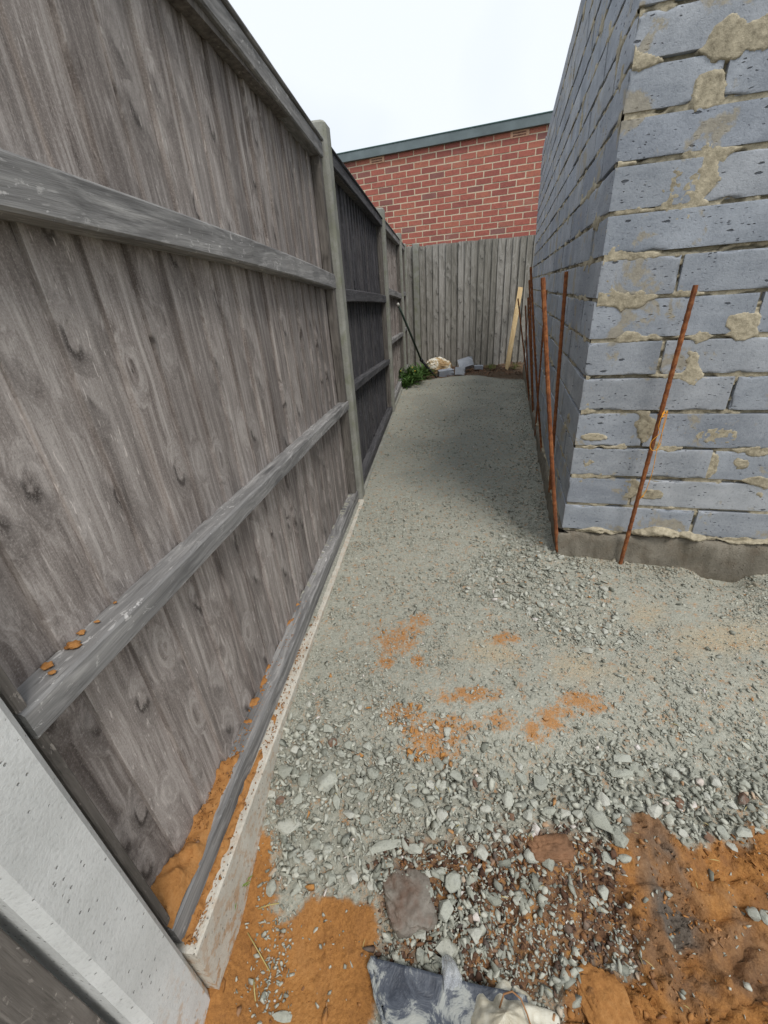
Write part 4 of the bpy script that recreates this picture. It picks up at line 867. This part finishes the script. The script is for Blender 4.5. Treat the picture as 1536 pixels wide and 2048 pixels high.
# ================================================================== BACK FENCE
BA = math.radians(-12.7); back = thing('back_fence', 'silvery feather-edge fence closing the far end of the path', 'fence', (1.5, 6.75, 0), BA)
bms = []
for v in range(6):
    m = board_mesh('board', .104, 1.66, .030, .004, 200+v, wave=.002); m.materials.append(W_BOARD_GREEN); bms.append(m)
for k in range(34):
    b = link('board', bms[k % 6], back, (-.745+k*.0903, 0, -.03+random.uniform(-.006, .006)), (random.uniform(-.003, .003), random.uniform(-.006, .006), random.uniform(-.03, .03)))
pm = post_mesh(.098, -.11, .0, -.3, 1.655, [C_POST])
link('post', pm, back, (-.850, -.02, 0))
link('side_trim', box_mesh('side_trim', -1.02, -.855, .03, .05, -.1, 1.64, .002, 0, [W_BOARD_GREEN]), back)
link('rail', box_mesh('rail', -.75, 2.3, .006, .05, .35, .42, .002, 0, [W_RAIL]), back); link('rail', box_mesh('rail', -.75, 2.3, .006, .05, 1.30, 1.37, .002, 0, [W_RAIL]), back)

# ================================================================== BRICK BUILDING
GA = math.radians(-21.5); bld = thing('brick_building', 'flat-roofed red brick building with a grey metal fascia behind the back fence', 'building', (1.5, 8.0, 0), GA)
BL, RH, BJ = .2405, .0820, .0150; ZTOP = 2.924
bmesh_b = [box_mesh('brick', 0, BL-BJ, 0, .06, 0, RH-BJ, .0015, .0014, [BRICK]) for _ in range(6)]
AIR = [(-1.404, -1.164), (.758, .998)]
backing = link('mortar_bed', box_mesh('mortar_bed', -4.2, 3.2, .003, .20, -.3, 2.992, 0, 0, [MORTAR_PALE]), bld)
stuff_bm = []
for row in range(-1, 37):
    z0 = ZTOP-RH*(row+1)+BJ/2 if row >= 0 else ZTOP+BJ/2
    ph = -1.644 if row % 2 else -1.769+.2405/1
    ph = (-1.644 if (row % 2) else -1.529)
    hgt = RH-BJ if row >= 0 else 2.990-ZTOP-BJ/2
    for k in range(-12, 21):
        u = ph+k*BL+BJ/2
        if u < -4.19 or u > 3.0: continue
        if row == -1 and (abs(u-AIR[0][0]) < .05 or abs(u-AIR[1][0]) < .05): continue
        if -2.05 < u < 1.42 and row < 14:
            me = bmesh_b[(k*5+row*3) % 6]
            o = link('brick', me, bld, (u+random.uniform(-.001, .001), random.uniform(-.003, .0015), z0), (0, random.uniform(-.004, .004), random.uniform(-.006, .006)))
            if row == -1: o.scale = (1, 1, hgt/(RH-BJ))
        else: stuff_bm.append((u, z0, hgt))
bm = bmesh.new()
for (u, z, hg) in stuff_bm: box_bm(bm, u, u+BL-BJ, 0, .06, z, z+hg)
o = link('brickwork', bm_mesh('brickwork', bm, [BRICK]), bld); o['kind'] = 'stuff'
for (a, b) in AIR:
    fr = link('air_brick', box_mesh('air_brick', a-.004, b+.004, -.008, .05, ZTOP-.012, 2.991, .002, 0, [VENT]), bld)
    bm = bmesh.new()
    for r_ in range(2):
        for c_ in range(11):
            x = a+.034+c_*.0165; z = ZTOP+.003+r_*.028; box_bm(bm, x, x+.010, -.0105, -.004, z, z+.018)
    link('vent_hole_shade', bm_mesh('vent_hole_shade', bm, [DARK]), fr)  # solid dark boxes on the face stand in for the shaded holes
link('fascia', box_mesh('fascia', -4.3, 3.3, -.055, .25, 2.992, 3.105, .004, 0, [LEAD]), bld)
link('fascia_trim', box_mesh('fascia_trim', -4.3, 3.3, -.062, .25, 3.1055, 3.120, .003, 0, [plain_mat('green_trim', (.10, .165, .155), .5, .15, 5)]), bld)
link('roof', box_mesh('roof', -4.2, 3.2, .26, 5.0, 2.9, 3.09, .004, 0, [plain_mat('roof_felt', (.06, .06, .06), .9)]), bld)
link('wall', box_mesh('wall', -4.19, 3.19, .205, 4.9, -.3, 2.895, 0, 0, [MORTAR_PALE]), bld)

# ================================================================== THINGS AT THE FAR END
# pointed timber stake
def stake():
    B = Vector((1.860, 6.10, -.055)); T = Vector((2.097, 6.466, 1.021)); L = (T-B).length
    V = []; w, d = .031, .014
    for z, k, off in ((0, .08, -.006), (.13, 1, 0), (L*.5, 1, .001), (L, 1, 0)):
        V += [(-w*k+off, -d, z), (w*k+off, -d, z), (w*k+off, d, z), (-w*k+off, d, z)]
    Fc = [(0, 3, 2, 1), (12, 13, 14, 15)]
    for r_ in range(3):
        for j in range(4): a = r_*4+j; b = r_*4+(j+1) % 4; Fc.append((a, b, b+4, a+4))
    m = new_mesh('timber_stake', V, Fc, [W_STAKE]); o = link('timber_stake', m, loc=B)
    dirv = (T-B).normalized(); o.rotation_euler = dirv.to_track_quat('Z', 'Y').to_euler()
    q = dirv.to_track_quat('Z', 'Y'); zr = Matrix.Rotation(math.radians(-135), 4, 'Z')
    # keep the broad face towards the path
    x = Vector((1, -.1, 0)); x = (x-dirv*x.dot(dirv)).normalized(); y = dirv.cross(x); o.rotation_euler = Matrix((x, y, dirv)).transposed().to_euler()
    tag(o, 'pale yellow pointed timber stake leaning on the back fence', 'stake')
stake()
# broken tool handle
T = Vector((.335, 5.36, .958)); Mm = Vector((.629, 5.75, .275)); B = Vector((.871, 5.93, -.02))
pole = thing('tool_handle', 'dark green pole with a pale tip leaning on the left fence at the far end', 'pole', tuple(B))
PG = plain_mat('dark_green_paint', (.028, .045, .032), .5, .6, 14); PK = plain_mat('black_steel', (.02, .02, .022), .5, .4, 20); PT_ = plain_mat('pale_ferrule', (.55, .53, .48), .6, .1, 20)
link('shaft', tube_mesh('shaft', [Mm-B, (Mm-B).lerp(T-B, .5)+Vector((0, 0, .006)), (T-B).lerp(Mm-B, .03)], .0125, 10, [PG]), pole)
link('ferrule', tube_mesh('ferrule', [(T-B).lerp(Mm-B, .035), T-B], .015, 10, [PT_]), pole)
link('collar', tube_mesh('collar', [(Mm-B)*1.03, (Mm-B)*.93], .021, 10, [PK]), pole)
link('spike', tube_mesh('spike', [(Mm-B)*.94, (Mm-B)*.45, Vector((0, 0, 0))], [.016, .014, .007], 10, [PK]), pole)
# crumpled cement bag
def crumple(rx, ry, rz_, seed, mat, name, fr=2.2, amp=.8, sub=5, sharp=1.):
    bm = bmesh.new(); bmesh.ops.create_icosphere(bm, subdivisions=sub, radius=1)
    c = np.array([v.co[:] for v in bm.verts])
    n = 1-np.abs(2*fbm(c[:, 0]*fr+seed, c[:, 1]*fr+c[:, 2]*fr*1.3, 1, 4, seed)-1)**sharp
    n2 = 1-np.abs(2*fbm(c[:, 0]*fr*2.6-seed, c[:, 2]*fr*2.6-c[:, 1]*fr, 1, 3, seed+5)-1)
    for v, a, b in zip(bm.verts, n, n2):
        k = 1-amp*.5+amp*(a*.7+b*.3); v.co = Vector((v.co.x*k*rx, v.co.y*k*ry, v.co.z*k*rz_))
    return bm_mesh(name, bm, [mat])
t = NT('cement_bag_paper', .85); c = t.co(); n = t.noise(c, 9, 4, .6, .6); t.color(t.ramp(n, [(.40, (.42, .27, .13)), (.50, (.58, .45, .27)), (.56, (.80, .76, .66))])); t.bump(t.noise(c, 40, 3, .6), .004, 1); BAGP = t.m
o = link('cement_bag', crumple(.165, .12, .125, 4, BAGP, 'cement_bag', 1.6, .5, 5), loc=(.93, 6.22, .085), rot=(.1, .25, .15)); tag(o, 'crumpled tan and white paper cement bag lying against the back fence', 'bag')
CHUNK = block_mat('broken_block_face', (.26, .28, .32), (.44, .47, .51), .2)
def chunk(loc, dims, rot, seed, label):
    r = random.Random(seed); bm = bmesh.new(); box_bm(bm, -dims[0]/2, dims[0]/2, -dims[1]/2, dims[1]/2, -dims[2]/2, dims[2]/2)
    bmesh.ops.subdivide_edges(bm, edges=bm.edges, cuts=3, use_grid_fill=True)
    for v in bm.verts:
        if v.co.x > dims[0]*.30: v.co += Vector([r.uniform(-.014, .008) for _ in range(3)])
    o = link('broken_block', bm_mesh('broken_block', bm, [CHUNK]), loc=loc, rot=rot); tag(o, label, 'broken block'); return o
chunk((1.005, 6.06, .030), (.215, .10, .10), (.1, -.05, .12), 1, 'dark-fronted broken block lying in front of the cement bag')
chunk((1.195, 6.03, .045), (.13, .10, .10), (-.35, .05, -.25), 2, 'small tilted block piece between the two larger broken blocks')
chunk((1.300, 6.16, .125), (.20, .10, .13), (-.55, -.25, -.1), 3, 'pale block piece tipped up against the back fence')
chunk((1.50, 6.25, .05), (.12, .09, .045), (0, 0, -.1), 4, 'thin dark block offcut right of the tipped-up pale piece')
# weeds
def leaf_mat(name, a, b):
    t = NT(name, .6); t.color(t.mix(t.noise(t.co(), 12, 3, .6), a, b)); t.b.inputs['Subsurface Weight'].default_value = 0; return t.m
GREEN = leaf_mat('weed_leaf', (.035, .085, .018), (.11, .20, .045)); YEL = leaf_mat('weed_flower', (.65, .42, .05), (.75, .55, .1)); STRAW = leaf_mat('dry_grass', (.38, .30, .10), (.55, .46, .2)); GRASS = leaf_mat('green_grass', (.10, .17, .03), (.22, .28, .06))
def leaf_verts(p, d, up, L, w):
    s = d.cross(up).normalized(); u = s.cross(d)
    pts = []
    for t_, k in ((0, .12), (.25, .7), (.55, 1), (.8, .65), (1, .03)):
        c = p+d*L*t_+u*L*(.35*t_-.55*t_*t_); pts += [c-s*w*k*.5+u*w*.12*k, c, c+s*w*k*.5+u*w*.12*k]
    F_ = []
    for k in range(4):
        a = k*3; F_ += [(a, a+1, a+4, a+3), (a+1, a+2, a+5, a+4)]
    return pts, F_
def weed(x, y, n, r_, hgt, label, seed, mat=GREEN, lw=.022, flowers=0, cat='weed', grp=None):
    r = random.Random(seed); V = []; Fc = []; z = hz(x, y)
    for k in range(n):
        a = r.uniform(0, 6.28); el = r.uniform(.15, 1.2); d = Vector((math.cos(a)*math.cos(el), math.sin(a)*math.cos(el), math.sin(el)))
        p = Vector((r.gauss(0, r_*.35), r.gauss(0, r_*.3), r.uniform(0, hgt*.55))); L = r.uniform(.5, 1.1)*hgt
        pts, f = leaf_verts(p, d, Vector((0, 0, 1)) if el < 1.1 else Vector((1, 0, 0)), L, lw*r.uniform(.6, 1.3)); o_ = len(V); V += pts; Fc += [tuple(i+o_ for i in q) for q in f]
    root = thing('weed', label, cat, (x, y, z), 0, grp); link('foliage', new_mesh('foliage', V, Fc, [mat]), root)
    if flowers:
        bm = bmesh.new()
        for k in range(flowers):
            m = Matrix.Translation((r.gauss(0, r_*.3), r.gauss(0, r_*.3)-.02, hgt*r.uniform(.7, 1.1))); bmesh.ops.create_icosphere(bm, subdivisions=1, radius=.012, matrix=m)
        link('flower', bm_mesh('flower', bm, [YEL]), root)
    else: link('stem', tube_mesh('stem', [(0, 0, -.01), (0, 0, hgt*.4)], .002, 5, [mat]), root)
weed(.47, 5.66, 260, .19, .19, 'leafy green weed with yellow flowers at the foot of the left fence', 1, flowers=5)
weed(.62, 5.95, 220, .17, .18, 'low dense green weed between the fence corner and the pole', 2)
weed(.41, 5.45, 110, .11, .13, 'small green weed at the gravel edge against the left fence', 3)
weed(.72, 6.25, 60, .10, .11, 'green weed left of the cement bag under the back fence', 4)
weed(1.68, 6.25, 60, .07, .10, 'thin grass tuft under the back fence left of the stake', 5, GRASS, .006)
weed(1.98, 6.12, 55, .06, .09, 'thin grass tuft right beside the foot of the stake', 6, GRASS, .006)
weed(-.388, .458, 9, .010, .065, 'little tuft of green and yellow grass beside the gravel board in the sand', 7, GRASS, .0045, cat='grass tuft')
# leaf litter
def litter(name, n, xr_, yr_, size, mats_cols, label, seed, msk=None):
    r = np.random.default_rng(seed); V = []; Fc = []
    x = r.uniform(*xr_, n); y = r.uniform(*yr_, n); z = height(x, y, False); k = inside_walls(x, y)
    if msk is not None: k &= msk(x, y) > .5
    for i in np.where(k)[0]:
        a = r.uniform(0, 6.28); d = Vector((math.cos(a), math.sin(a), r.uniform(-.2, .5))).normalized(); pts, f = leaf_verts(Vector((x[i], y[i], z[i]+.003+r.uniform(0, .012))), d, Vector((r.uniform(-.4, .4), r.uniform(-.4, .4), 1)), size*r.uniform(.6, 1.4), size*r.uniform(.3, .8)*(1 if size > .02 else .12))
        o_ = len(V); V += pts; Fc += [tuple(j+o_ for j in q) for q in f]
    o = link(name, new_mesh(name, V, Fc, [mats_cols])); tag(o, label, 'litter', kind='stuff')
LEAFL = plain_mat('dead_leaf', (.17, .095, .055), .85, .6, 7)
litter('leaf_litter', 900, (.8, 2.3), (5.7, 6.6), .035, LEAFL, 'brown dead leaves on the soil below the back fence', 3, lambda x, y: masks(x, y)[3])
litter('straw_bits', 70, (-.42, 1.0), (.15, .9), .018, STRAW, 'short bits of pale straw lying on the sand and gravel', 4)
for j, (p, q) in enumerate([((-.36, .40), (-.305, .345)), ((-.345, .437), (-.30, .445)), ((-.335, .335), (-.325, .305))]):
    a = Vector((*p, hz(*p)+.005)); b = Vector((*q, hz(*q)+.004)); o = link('straw', tube_mesh('straw', [Vector((0, 0, 0)), (b-a)*.5+Vector((0, 0, .004)), b-a], .0012, 5, [STRAW]), loc=a)
    tag(o, ['long yellow straw lying in the sand below the grass tuft', 'straw pointing right above the long one by the small stones', 'short bent straw lowest in the sand by the near post'][j], 'straw')

# ================================================================== THINGS AT THE NEAR EDGE
t = NT('smeared_plastic', .42); c = t.co(); n = t.noise(c, 22, 6, .72, .8); n2 = t.noise(c, 7, 4, .6)
colr = t.ramp(t.math('ADD', t.math('MULTIPLY', n, .6), t.math('MULTIPLY', n2, .4)), [(.40, (.030, .036, .050)), (.485, (.075, .085, .105)), (.53, (.30, .31, .29)), (.62, (.42, .42, .37))]); t.color(colr); t.bump(n, .003, 1); t.b.inputs['Specular IOR Level'].default_value = .4; SHEETM = t.m
def sheet():
    A = Vector((-.104, .352)); Bp = Vector((.20, .283)); nx, ny = 70, 40; V = []
    for i in range(nx):
        for j in range(ny):
            a = i/(nx-1); b = j/(ny-1); e = A.lerp(Bp, a); p = Vector((e.x+.035*b-.006*math.sin(b*9)*(1-a), e.y-.20*b*1.0))
            if a < .05: p.x += .010*float(vnoise(b*14, 3, 4))
            z = hz(p.x, p.y)*.15+(-.165)*.85+.010+.002*math.sin(a*7+b*3)+.003*float(fbm(np.array([a*4.]), np.array([b*4.]), 1, 3, 6)[0])+(.008*(1-b)**6)
            V.append((p.x, p.y, z))
    me = fast_mesh('plastic_sheet', np.array(V), grid_faces(nx, ny), [SHEETM], True); o = link('plastic_sheet', me)
    md = o.modifiers.new('thick', 'SOLIDIFY'); md.thickness = .007; tag(o, 'blue-black plastic sheet smeared with dried grey cement at the bottom edge', 'plastic sheet')
sheet()
t = NT('cloudy_polythene', .25); t.b.inputs['Base Color'].default_value = (.78, .80, .82, 1); t.b.inputs['Transmission Weight'].default_value = .55; t.b.inputs['Alpha'].default_value = .62; t.bump(t.noise(t.co(), 60, 4, .6), .002, 1); POLY = t.m
def strip():
    V = []; n = 22
    cl = [(.055, .345), (.062, .325), (.066, .305), (.060, .288), (.045, .262), (.030, .245)]
    for i in range(n):
        f = i/(n-1)*(len(cl)-1); k = min(int(f), len(cl)-2); q = f-k; x = lerp(cl[k][0], cl[k+1][0], q); y = lerp(cl[k][1], cl[k+1][1], q); w = .005+.013*math.sin(math.pi*min(1, i/(n-1)*1.3))
        for j in range(7):
            s_ = j/6-.5; V.append((x+s_*2*w, y+s_*.004, -.150+.018*math.sin(i*.3)+.006*math.sin(j*2.1+i*.8)+.004))
    me = fast_mesh('plastic_strip', np.array(V), grid_faces(n, 7), [POLY], True); o = link('plastic_strip', me); md = o.modifiers.new('t', 'SOLIDIFY'); md.thickness = .0006
    tag(o, 'twisted strip of clear polythene lying across the blue-black sheet', 'plastic strip')
strip()
t = NT('cream_polythene', .38); c = t.co(); t.color(t.ramp(t.noise(c, 16, 4, .6, .5), [(.35, (.44, .39, .28)), (.6, (.66, .63, .52)), (.75, (.76, .76, .70))])); t.bump(t.noise(c, 70, 4, .6), .002, 1); t.b.inputs['Specular IOR Level'].default_value = .5; BAGM = t.m
def bag():
    # a draped, gathered bag: ridges running down from its peak
    V = []; nr, na = 26, 90; cx, cy = .150, .225
    for i in range(nr):
        f = i/(nr-1)
        for j in range(na):
            a = 2*math.pi*j/na; fold = .5*math.sin(a*3+f*2.5)+.35*math.sin(a*7+1.3+f*4)+.3*math.sin(a*12+3*f)
            r_ = .098*f*(1+.16*fold*f+.12*math.sin(a*2+.5)); px = cx+r_*math.cos(a)*.98; py = cy+r_*math.sin(a)*.80+.028*(1-f)
            z = -.160+.062*(1-f)**1.15+.006*fold*f*(1-.35*f)+.030*(.35+f)*(1-f*.4)*(abs(2*float(fbm(np.array([px]), np.array([py]), 26, 3, 4)[0])-1)-.2); V.append((px, py, z))
    Q = []
    for i in range(nr-1):
        for j in range(na): a = i*na+j; b = i*na+(j+1) % na; Q.append((a, a+na, b+na, b))
    o = link('plastic_bag', fast_mesh('plastic_bag', np.array(V), np.array(Q), [BAGM], True)); md = o.modifiers.new('t', 'SOLIDIFY'); md.thickness = .0012
    tag(o, 'crumpled cream plastic bag gathered to a peak at the bottom edge', 'bag')
bag()
o = link('wire_loop', tube_mesh('wire_loop', [(0, 0, 0), (.010, .012, .018), (.026, .014, .020), (.040, .006, .012), (.047, -.010, .0), (.050, -.022, -.008)], .0016, 6, [plain_mat('brown_cord', (.32, .16, .07), .7, .2, 50)]), loc=(.143, .262, -.112)); tag(o, 'thin brown cord arching out of the cream plastic bag', 'cord')
